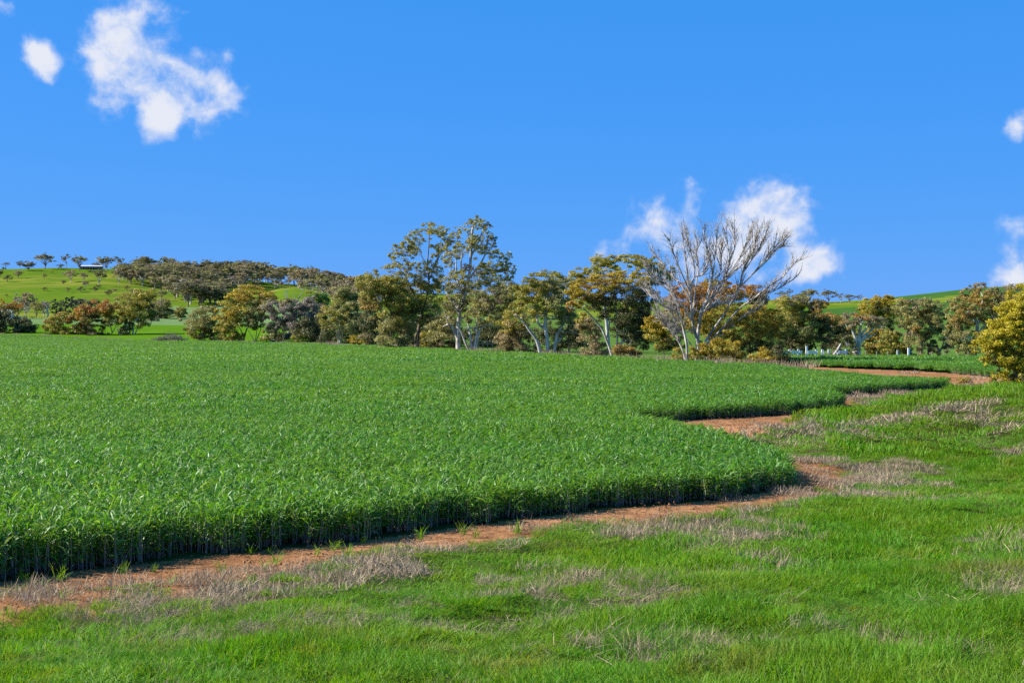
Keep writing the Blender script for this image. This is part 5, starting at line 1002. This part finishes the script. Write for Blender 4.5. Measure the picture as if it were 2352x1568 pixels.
for (x, y, w, h, f, lab) in [
    (486, 692, 90, 115, 'r', 'lone dark round tree beside the lower end of the wood'),
    (470, 512, 66, 48, 'r', 'small dark bush in the grassy gap of the wood'),
    (1100, 522, 130, 130, 'g', 'flat-crowned gum on the left of the green spur'),
    (1255, 488, 80, 90, 'g', 'upright gum on the crest of the green spur'),
    (1180, 490, 70, 60, 'b', 'low gum left of the upright gum on the spur crest'),
    (700, 550, 230, 200, 'b', 'large grey gum low on the left flank of the green spur'),
    (910, 530, 120, 110, 'g', 'dark gum right of the large grey one on the spur'),
    (340, 345, 170, 180, 'g', 'tall gum at the left end of the second wooded skyline'),
    (1520, 470, 170, 235, 'g', 'tallest gum on the skyline above the green spur'),
    (1860, 455, 190, 150, 'o', 'umbrella-crowned gum on the skyline right of the spur'),
    (2150, 470, 180, 160, 'o', 'umbrella gum on the skyline beside the leaning olive gum')]:
    sheet_tree(2, x, y, w * rt.uniform(1.05, 1.3), h * rt.uniform(1.0, 1.2), f, lab, HILL)
def fill(poly, n, wr, hr, forms, label, group, Yr=None, mind=9.):
    poly = np.array(poly, float); x0, y0 = poly.min(0); x1, y1 = poly.max(0); done = []; tries = 0; made = []
    while len(done) < n and tries < n * 40:
        tries += 1; px, py = rt.uniform(x0, x1), rt.uniform(y0, y1)
        if not inside(poly, np.array([px]), np.array([py]))[0]: continue
        if Yr: Y = rt.uniform(*Yr); x = (px - CX) / F * Y; m = (x, Y, hz(x, Y))
        else:
            m = march(px, py, 250.)
            if m is None: continue
        if any(math.hypot(m[0] - a, m[1] - b) < mind for a, b in done): continue
        done.append((m[0], m[1])); h = rt.uniform(*hr); w = rt.uniform(*wr); f = rt.choice(forms); u = (px - x0) / (x1 - x0); fy = (py - y0) / (y1 - y0) if Yr is None else (Yr[1] - Y) / (Yr[1] - Yr[0])
        th = (h - hr[0]) / (hr[1] - hr[0]); tw = (w - wr[0]) / (wr[1] - wr[0])
        side = ('far left', 'left', 'middle', 'right', 'far right')[min(4, int(u * 5))]; dep = ('back', 'central', 'front')[min(2, int(fy * 3))]
        lab = '%s %s %s gum, %s %s of %s' % (('low', 'middling', 'tall')[min(2, int(th * 3))], ('narrow', 'broad')[int(tw > .5)], {'g': 'grey-green', 'b': 'brown-grey', 'r': 'dark round', 'o': 'open-crowned'}[f], dep, side, label)
        made.append((lab, m[0] / m[1], place_tree((m[0], m[1], m[2] - .1), w, h, f, lab, group)))
    for lab in {k[0] for k in made}:                              # alike ones are told apart by their order across the picture
        same = sorted([k for k in made if k[0] == lab], key=lambda k: k[1])
        if len(same) > 1:
            for i, k in enumerate(same): k[2]['label'] = lab + ', %s from left' % ('first', 'second', 'third', 'fourth', 'fifth', 'sixth', 'seventh', 'eighth', 'ninth')[min(i, 8)]
fill([(268, 628), (345, 616), (470, 624), (560, 632), (640, 650), (600, 658), (540, 655), (505, 668), (512, 690), (490, 704), (430, 706), (405, 692), (380, 674), (330, 660), (285, 650)], 125, (15, 24), (11, 18), 'ggbgr',
     'left hill wood', 'trees of the left hill wood', mind=8.)
fill([(500, 0), (900, 0), (900, 1), (500, 1)], 48, (18, 28), (15, 23), 'gggb', 'ridge wood behind spur', 'trees of the ridge behind the spur', Yr=(1180, 1480), mind=11.)
fill([(740, 0), (930, 0), (930, 1), (740, 1)], 30, (15, 24), (12, 18), 'ggb', 'wood beside the spur', 'trees right of the spur', Yr=(900, 1200), mind=9.)
fill([(930, 0), (1330, 0), (1330, 1), (930, 1)], 26, (14, 22), (10, 15), 'go', 'distant middle skyline', 'trees on the middle skyline', Yr=(1350, 1500), mind=12.)
RID = 'trees on the right ridge'
for (x, y, w, h, f, lab) in [
    (-40, 235, 150, 100, 'o', 'flat umbrella gum on the right ridge behind the dead tree branches'), (35, 240, 90, 125, 'o', 'umbrella gum on the right ridge, at the right end of the first clump'),
    (150, 290, 130, 100, 'g', 'leaning gum at the left end of the second ridge clump'), (240, 300, 200, 160, 'g', 'big round gum on the right ridge'),
    (420, 305, 190, 155, 'g', 'big gum right of the round one on the right ridge'), (545, 300, 90, 105, 'o', 'slim gum right of the two big ridge gums'),
    (630, 300, 130, 100, 'g', 'grey gum in the right half of the ridge clump'), (730, 295, 90, 85, 'o', 'last small gum at the right end of the ridge clump'),
    (915, 285, 140, 55, 'r', 'low wide tree alone on the right ridge'), (330, 320, 160, 60, 'b', 'low scrubby tree before the big ridge gums'), (90, 310, 120, 50, 'b', 'low scrubby tree under the leaning ridge gum')]:
    sheet_tree(6, x, y, w, h, f, lab, RID)
FARM = 'trees around the farmstead'
for (x, y, w, h, f, Y, lab) in [
    (100, 815, 250, 190, 'u', 590, 'rusty bronze tree hiding the homestead at the far left'), (10, 800, 130, 170, 'u', 585, 'dark bronze tree cut by the left edge before the homestead'),
    (290, 850, 230, 260, 'b', 610, 'brown bushy gum right of the homestead'), (330, 690, 160, 130, 'g', 690, 'dark gum behind the brown bushy gum'), (155, 660, 66, 80, 'r', 720, 'small dark tree on the slope behind the homestead'),
    (200, 850, 130, 140, 'l', 605, 'grey gum low beside the homestead garden wall'), (410, 850, 130, 170, 'l', 600, 'olive gum between the brown gum and the bare white trunk'),
    (490, 680, 110, 110, 'b', 700, 'pointed grey-brown gum on the slope above the bare white trunk'), (500, 800, 170, 170, 'b', 640, 'grey twiggy gum behind the bare white trunk'),
    (640, 835, 150, 175, 'p', 640, 'dark green pine at the left end of the windbreak'), (735, 835, 160, 190, 'p', 645, 'dark green pine, second of the windbreak'), (830, 830, 160, 190, 'p', 650, 'dark green pine, third of the windbreak'),
    (920, 825, 140, 165, 'p', 655, 'dark green pine, fourth of the windbreak'), (1020, 820, 150, 140, 'p', 660, 'dark pine at the right end of the windbreak behind the rust mallee'), (1110, 810, 130, 130, 'p', 665, 'dark pine showing between the rust mallee and the tall olive gum'),
    (850, 690, 110, 110, 'b', 760, 'brown gum behind the pine windbreak'), (940, 700, 110, 105, 'b', 770, 'second brown gum behind the pine windbreak'), (1035, 700, 120, 110, 'g', 765, 'grey gum behind the right end of the windbreak'),
    (1095, 660, 80, 95, 'l', 800, 'small olive tree on the slope above the windbreak'), (695, 690, 70, 60, 'l', 780, 'small pointed tree above the left pines'), (1380, 740, 120, 110, 'b', 720, 'grey gum glimpsed left of the tall olive gum'), (1230, 720, 120, 80, 'b', 740, 'brown gum on the slope behind the rust mallee')]:
    sheet_tree(1, x, y, w * 1.25, h * 1.2, f, lab, FARM, 'farm_tree', Y)
# further crowns between the big trees of the middle row
for (c, x, y, w, h, f, Y, lab) in [(6, 700, 800, 200, 250, 'l', 215, 'olive gum behind the white-limbed tree'), (6, 1230, 800, 150, 200, 'b', 230, 'grey-brown gum behind the strainer posts'), (6, 1620, 830, 160, 240, 'b', 205, 'grey gum between the large grey and the bronze gums'),
                                (6, 430, 800, 160, 170, 'r', 215, 'dark gum behind the bronze-crowned gum'), (6, 1590, 830, 60, 90, 'r', 175, 'small dark sapling right of the large grey gum'), (5, 1830, 1380, 300, 420, 'l', 190, 'olive gum between the golden bush and the drooping gum')]:
    sheet_tree(c, x, y, w, h, f, lab, 'trees behind the middle row', 'gum_tree', Y)

# ------------------------------------------------------------------ farm buildings, fences and small things
M['white_paint'] = plain_mat('white_paint', (.80, .79, .76), .6, .08)
M['white_roof'] = plain_mat('pale_roof_iron', (.55, .55, .57), .5, .06)
M['dark_wall'] = plain_mat('dark_wall', (.05, .045, .06), .7)
M['glass'] = plain_mat('window_glass', (.10, .16, .22), .08, .05, spec=.8)
M['orange_wall'] = plain_mat('ochre_wall', (.55, .30, .10), .8, .12)
M['brown_roof'] = plain_mat('brown_roof', (.12, .06, .04), .7)
M['green_roof'] = plain_mat('pale_green_roof', (.42, .55, .50), .55, .1)
M['pink_brick'] = plain_mat('pink_brick', (.45, .22, .17), .85)
M['cream'] = plain_mat('cream_wall', (.62, .56, .46), .8, .1)
M['old_wood'] = plain_mat('weathered_wood', (.24, .20, .17), .85, .3, 3.)
M['tyre'] = plain_mat('tyre', (.02, .02, .02), .8)
M['yellow'] = plain_mat('yellow_paint', (.60, .48, .08), .5, .1)
M['rock'] = plain_mat('pale_rock', (.50, .48, .43), .9, .3)
M['brush'] = bark_mat('grey_brushwood', (.22, .18, .155), (.12, .095, .085))

def gable(mb, x0, x1, y0, y1, z0, z1, over=.3, hip=0.):
    ym = .5 * (y0 + y1); a, b, c, d = x0 - over, x1 + over, y0 - over, y1 + over
    v = [(a, c, z0), (b, c, z0), (b, d, z0), (a, d, z0), (a + hip, ym, z1), (b - hip, ym, z1), (a, c, z0 - .12), (b, c, z0 - .12), (b, d, z0 - .12), (a, d, z0 - .12)]
    mb.add(v, [(0, 1, 5, 4), (2, 3, 4, 5), (6, 7, 1, 0), (7, 8, 2, 1), (8, 9, 3, 2), (9, 6, 0, 3), (9, 8, 7, 6)], [(1, 2, 5), (3, 0, 4)])
def building(name, label, pos, rz, L, Dp, Hw, Hr, wall, roof, windows=(), doors=(), hip=0., posts=0, chimney=None, over=.35):
    root = empty(name, pos, rz); x0, x1, y0, y1 = -L / 2, L / 2, -Dp / 2, Dp / 2
    MB().box(x0, x1, y0, y1, -.6, Hw).build('wall', M[wall], root)
    m = MB(); gable(m, x0, x1, y0, y1, Hw + .12, Hw + Hr, over, hip); r = m.build('roof', M[roof], root)
    if chimney is not None: MB().box(chimney - .35, chimney + .35, -.3, .4, Hw, Hw + Hr + 1.0).build('chimney', M['pink_brick'], r)
    for (a, b, z0, z1) in windows:
        w = MB().box(a, b, y0 - .05, y0 + .02, z0, z1).build('window', M['glass'], root); w2 = MB().box(a - .08, b + .08, y0 - .06, y0 - .003, z0 - .1, z0 - .012).build('sill', M['white_paint'], w)
    for (a, b, z1) in doors: MB().box(a, b, y0 - .06, y0 + .02, -.1, z1).build('door', M['dark_wall'], root)
    for i in range(posts):
        x = x0 - over + .3 + (L + 2 * over - .6) * i / (posts - 1); MB().box(x - .07, x + .07, y0 - over + .06, y0 - over + .2, -.4, Hw).build('post', M['white_paint'], root)
    tag(root, label, 'building'); return root
def spot(px, py, Y=None):
    if Y is None: m = at_row(px, py); return m
    x = (px - CX) / F * Y; return (x, Y, hz(x, Y))
p = spot(211, 618.5)
building('farmhouse', 'long low white-roofed house on the left hilltop', (p[0], p[1], p[2]), .10, 20.5, 7, 2.5, 1.3, 'dark_wall', 'white_roof', [(-9 + i * 2.35, -7.7 + i * 2.35, .8, 2.0) for i in range(8)], [(9.2, 9.9, 2.0)], 1.8, 8, over=1.1)
p = spot(9, 728, 612)
building('homestead', 'pale green-roofed homestead with pink chimney among the farm trees', p, .1, 7.5, 5, 2.3, 1.7, 'white_paint', 'green_roof', [(-2.8, -1.8, .8, 1.8), (.9, 1.9, .8, 1.8)], [(-.6, .3, 1.9)], .0, 0, chimney=1.6)
p = spot(6, 694, 740)
building('barn', 'white-roofed barn on the slope behind the homestead', p, .25, 8, 5, 2.2, 1.4, 'cream', 'white_roof', [(-2.5, -1.5, .8, 1.7)], [(.5, 2.2, 2.0)])
p = spot(352, 737.3)
building('shed', 'small ochre shed with dark doorway at the edge of the paddock', p, -.15, 24 * p[1] / F, 3, 1.55, .35, 'orange_wall', 'brown_roof', [], [(-.75, .35, 1.15)], over=.15)  # dark door panel paints the shade inside the open doorway
p = spot(307, 736)
building('outbuilding', 'white outbuilding glimpsed behind the tall olive-gold gum', p, .1, 20 * p[1] / F, 3, 1.0, .4, 'white_paint', 'white_roof', [(-1.2, -.5, .3, .75), (.4, 1.0, .3, .75)], [(-.2, .2, .8)], over=.12)
p = spot(44, 730, 600)
g = empty('garden_wall', p, 0); MB().box(-1.6, 1.6, -.12, .12, -.3, .85).build('wall', M['cream'], g); MB().box(-1.65, 1.65, -.17, .17, .853, .95).build('coping', M['white_paint'], g); tag(g, 'low pale garden wall below the homestead trees', 'wall')
for i, (px, w) in enumerate(((76, 2.0), (95, 1.6))):
    p = spot(px, 729, 603); g = empty('hedge', p); r = np.random.default_rng(60 + i)
    v, q, cc, _ = crown_leaves([(np.array([dx * w * .5, 0, .45]), w * .45, .5, .42, 'yl') for dx in (-1, -.3, .4, 1)], 400, r, 1.3, .25); link('foliage', make_mesh('foliage', v, q, M['leaf'], cols=cc * 1.3), g)
    sk = Skel(); sk.limb([(0, 0, -.1), (.1, 0, .2), (.1, 0, .4)], .08, .04); link('stem', sk.mesh('stem', M['brown_bark']), g)
    tag(g, ['bright yellow hedge left of the small rusty tree by the farm', 'bright yellow hedge at the foot of the bare white trunk'][i], 'hedge')
# bare white trunk by the farm
b = np.array(spot(*D(1, 540, 862), 600)); k = CROPS[1][2] * 600 / F; g = empty('dead_tree', b); sk = Skel()
sk.limb([(0, 0, -.2), (.2, 0, 50 * k), (-.2, 0, 110 * k), (-1.0, .2, 170 * k)], .5, .14, 6); link('trunk', sk.mesh('trunk', M['white_bark']), g); sk = Skel()
for e in [((.1, 0, 60 * k), (-40 * k, .3, 75 * k), (-75 * k, .4, 70 * k)), ((0, 0, 80 * k), (-30 * k, -.3, 110 * k), (-60 * k, -.4, 125 * k)), ((0, 0, 100 * k), (25 * k, .2, 140 * k), (30 * k, .3, 180 * k)), ((-.5, .1, 140 * k), (-45 * k, 0, 190 * k), (-60 * k, .2, 230 * k))]: sk.limb(e, .17, .05, 4)
link('branches', sk.mesh('branches', M['white_bark']), g); tag(g, 'bare white-trunked tree at the farm left of the pines', 'dead tree')

def car(name, label, pos, rz, mat):
    g = empty(name, pos, rz)
    prof = [(-2.1, .35), (-2.1, .85), (-1.9, .95), (-1.2, 1.0), (-.7, 1.45), (.8, 1.48), (1.5, 1.02), (2.05, .92), (2.1, .35)]
    v = [(x, -.85, z) for x, z in prof] + [(x, .85, z) for x, z in prof]; n = len(prof)
    m = MB(); q = [(i, i + 1, n + i + 1, n + i) for i in range(n - 1)] + [(n - 1, 0, n, 2 * n - 1)]
    t = [(0, i + 1, i) for i in range(1, n - 1)] + [(n, n + i, n + i + 1) for i in range(1, n - 1)]
    m.add(v, q, t); m.build('body', M[mat], g)
    for sy in (-.86, .86): MB().add([(-.95, sy, 1.0), (1.2, sy, 1.02), (.75, sy * .995, 1.4), (-.62, sy * .995, 1.38)], [(0, 1, 2, 3)]) if False else None
    for sy in (-.875, .855): MB().box(-.85, .95, sy, sy + .02, 1.02, 1.36).build('window', M['glass'], g)
    for sx in (-1.35, 1.35):
        for sy in (-.88, .70):
            a = np.linspace(0, 2 * math.pi, 13)[:-1]; vv = [(sx + .33 * math.cos(t_), sy, .33 + .33 * math.sin(t_)) for t_ in a] + [(sx + .33 * math.cos(t_), sy + .18, .33 + .33 * math.sin(t_)) for t_ in a]
            mm = MB(); mm.add(vv, [(i, (i + 1) % 12, 12 + (i + 1) % 12, 12 + i) for i in range(12)], [(0, i + 1, i) for i in range(1, 11)] + [(12, 12 + i, 12 + i + 1) for i in range(1, 11)]); mm.build('wheel', M['tyre'], g)
    tag(g, label, 'car')
p = spot(138, 616.5); car('parked_car', 'white car parked on the left hilltop beside the airy gum', (p[0], p[1], p[2]), .1, 'white_paint')
p = spot(*D(1, 50, 287)); g = empty('tractor', p, .2)
MB().box(-.4, 1.5, -.5, .5, .6, 1.3).build('bonnet', M['yellow'], g); MB().box(-1.5, -.403, -.7, .7, .7, 2.3).build('cab', M['yellow'], g)
for sx, r_ in ((-1.0, .75), (1.1, .5)):
    for sy in (-.95, .75):
        a = np.linspace(0, 2 * math.pi, 13)[:-1]; vv = [(sx + r_ * math.cos(t_), sy, r_ + r_ * math.sin(t_)) for t_ in a] + [(sx + r_ * math.cos(t_), sy + .2, r_ + r_ * math.sin(t_)) for t_ in a]
        mm = MB(); mm.add(vv, [(i, (i + 1) % 12, 12 + (i + 1) % 12, 12 + i) for i in range(12)], [(0, i + 1, i) for i in range(1, 11)] + [(12, 12 + i, 12 + i + 1) for i in range(1, 11)]); mm.build('wheel', M['tyre'], g)
tag(g, 'small yellow farm machine at the far left of the hilltop', 'tractor')

ORD = ['first', 'second', 'third', 'fourth', 'fifth', 'sixth', 'seventh', 'eighth', 'ninth', 'tenth']
# white railing, strainer posts, dark fence
Yf = 133.; k = CROPS[6][2] * Yf / F
def fx(x): return W(6, x, 800, Yf)[0]
g0 = fx(-60); g = empty('railing', (g0, Yf, hz(g0, Yf))); PX = [-110, -60, 45, 130, 212, 305, 365, 430, 520, 600]
for i, x in enumerate(PX):
    X = fx(x) - g0; zt = hz(fx(x), Yf) - hz(g0, Yf); top = 1.45 if i == 4 else 1.12
    MB().box(X - .09, X + .09, -.09, .09, zt - .3, zt + top).build('post', M['white_paint'], g)
    if i + 1 < len(PX) and i != 7:
        X2 = fx(PX[i + 1]) - g0; MB().box(X + .10, X2 - .10 - (.35 if i in (3, 5, 6) else 0), -.14, -.06, zt + .70, zt + 1.0).build('rail', M['white_paint'], g)
tag(g, 'low white board railing across the far end of the smaller wheat field', 'fence')
for i, (x, h, sx, lab) in enumerate([(1106, 1.05, 66, 'thinner white strainer post with slanting stay, nearer the railing'), (1217, 1.25, 86, 'thicker white strainer post with slanting stay, right of the thinner one')]):
    Yp = 129.; X = W(6, x, 800, Yp)[0]; g = empty('strainer_post', (X, Yp, hz(X, Yp))); w = .055 if i == 0 else .09
    MB().box(-w, w, -w, w, -.3, h + .02).build('post', M['white_paint'], g)
    MB().bar((w + .02, 0, h * .86), (sx * k, .1, -.05), .09).build('stay', M['old_wood'], g); tag(g, lab, 'post')
for i, x in enumerate([-200, 680, 790, 900, 1010, 1330, 1440, 1560, 1690, 1800]):
    X = W(6, x, 800, 131.)[0]; g = MB().bar((0, 0, -.3), (.02, 0, .95), .07).build('fence_post', M['old_wood']); g.location = (X, 131., hz(X, 131.))
    tag(g, 'thin weathered wire-fence post behind the smaller wheat field, %s from the left' % ORD[i], 'post', 'thin wire fence posts')
Yf = 222.; a, b = W(3, 1300, 1350, Yf)[0], W(3, 1530, 1350, Yf)[0]; g = empty('paddock_fence', (a, Yf, hz(a, Yf)))
for i in range(6): X = (b - a) * i / 5; MB().box(X - .08, X + .08, -.08, .08, -.3, 1.35).build('post', M['old_wood'], g)
for zr in (.7, 1.15):
    for i in range(5): MB().box((b - a) * i / 5 + .085, (b - a) * (i + 1) / 5 - .085, -.04, .04, zr, zr + .12).build('rail', M['old_wood'], g)
tag(g, 'dark wooden rail fence in the shade right of the white many-stemmed gum', 'fence')
# fallen bough, stump, brush pile, pole, rocks
Yb = 131.5; P = [W(6, x, y, Yb) for x, y in ((470, 828), (515, 800), (530, 770), (548, 735))]; b = np.array([P[0][0], Yb, hz(P[0][0], Yb)]); g = empty('fallen_branch', b); sk = Skel()
Q = [p - b for p in P]; Q[0] = np.array([0, 0, .15]); sk.limb([q + np.array([0, 0, .35]) for q in Q], .13, .07, 6); link('limb', sk.mesh('limb', M['white_bark']), g); sk = Skel(); r = np.random.default_rng(4)
for i in range(26):
    s0 = np.array([r.uniform(-.5, 1.1), r.uniform(-.3, .3), r.uniform(.1, .6)]); sk.limb([s0, s0 + r.normal(0, .35, 3), s0 + r.normal(0, .7, 3) * np.array([1.3, 1, .5])], .035, .012, 4)
link('twigs', sk.mesh('twigs', M['brush']), g); tag(g, 'pale fallen branch with twigs lying over the white railing', 'branch')
Ys = 82.; P = [W(6, x, y, Ys) for x, y in ((1488, 1048), (1505, 1022), (1526, 998))]; b = np.array([P[0][0], Ys, hz(P[0][0], Ys)]); sk = Skel(); Q = [p - b for p in P]; dz = Q[0][2] + .1
sk.limb([q - np.array([0, 0, dz]) for q in Q], .16, .07, 7); sk.limb([Q[1] - np.array([0, 0, dz]), Q[1] - np.array([.25, .1, dz - .12])], .07, .04, 5); g = link('stump', sk.mesh('stump', M['old_wood']), loc=b); tag(g, 'short leaning dead stump on the red dirt strip', 'stump')
def brush(label, c, x0, x1, y0, yb, Y, n, seed):
    r = np.random.default_rng(seed); k = CROPS[c][2] * Y / F; xc = .5 * (x0 + x1); b = W(c, xc, yb, Y); b[2] = hz(b[0], Y); g = empty('brush_pile', b); hw = .5 * (x1 - x0) * k; hh = (yb - y0) * k; sk = Skel(); tk = Skel()
    for i in range(n):
        u = r.uniform(-1, 1); p0 = np.array([u * hw, r.uniform(-.5, .5) * hw, r.uniform(0, .65) * hh * (1 - u * u * .7)]); d = r.normal(0, 1, 3) * np.array([1, .8, .55]); L = r.uniform(.25, .6) * hh
        (tk if i < 6 else sk).limb([p0, p0 + unit(d) * L * .5 + np.array([0, 0, .1 * L]), p0 + unit(d + r.normal(0, .4, 3)) * L], .12 if i < 6 else .05, .03 if i < 6 else .02, 4)
    link('logs', tk.mesh('logs', M['dead_bark']), g); o = link('twigs', sk.mesh('twigs', M['brush']), g); o['kind'] = 'stuff'; tag(g, label, 'brush pile')
brush('grey-brown heap of dead brush at the far field edge by the open paddock', 1, 1780, 2100, 990, 1112, 345., 420, 3)
p = at_row(*D(2, 1702, 605)); h = 90 * CROPS[2][2] * p[1] / F; g = empty('power_pole', p); MB().bar((0, 0, -.3), (0, 0, h), .28).build('pole', M['old_wood'], g); MB().box(-1.1, 1.1, -.22, -.15, h - .7, h - .5).build('crossarm', M['old_wood'], g); tag(g, 'lone wooden power pole on the green spur', 'pole')
for i, (x, y) in enumerate([(1340, 505), (1395, 528), (1440, 512), (1512, 522), (1600, 542), (1560, 560), (1240, 545)]):
    p = at_row(*D(2, x, y)); r = np.random.default_rng(i); v = np.array([(-1,-1,-.6),(1,-1,-.6),(1,1,-.6),(-1,1,-.6),(-.7,-.7,.8),(.8,-.6,.6),(.6,.7,.9),(-.7,.6,.7)]) * r.uniform(.7, 1.2, (8, 1)) * .7
    o = link('rock', make_mesh('rock', v, [(4,5,6,7),(0,1,5,4),(1,2,6,5),(2,3,7,6),(3,0,4,7)], M['rock']), loc=p); tag(o, 'small pale rock on the green spur, %s listed from the left' .replace(' listed', '') % ORD[[1, 2, 3, 4, 6, 5, 0][i]], 'rock', 'rocks on the green spur')
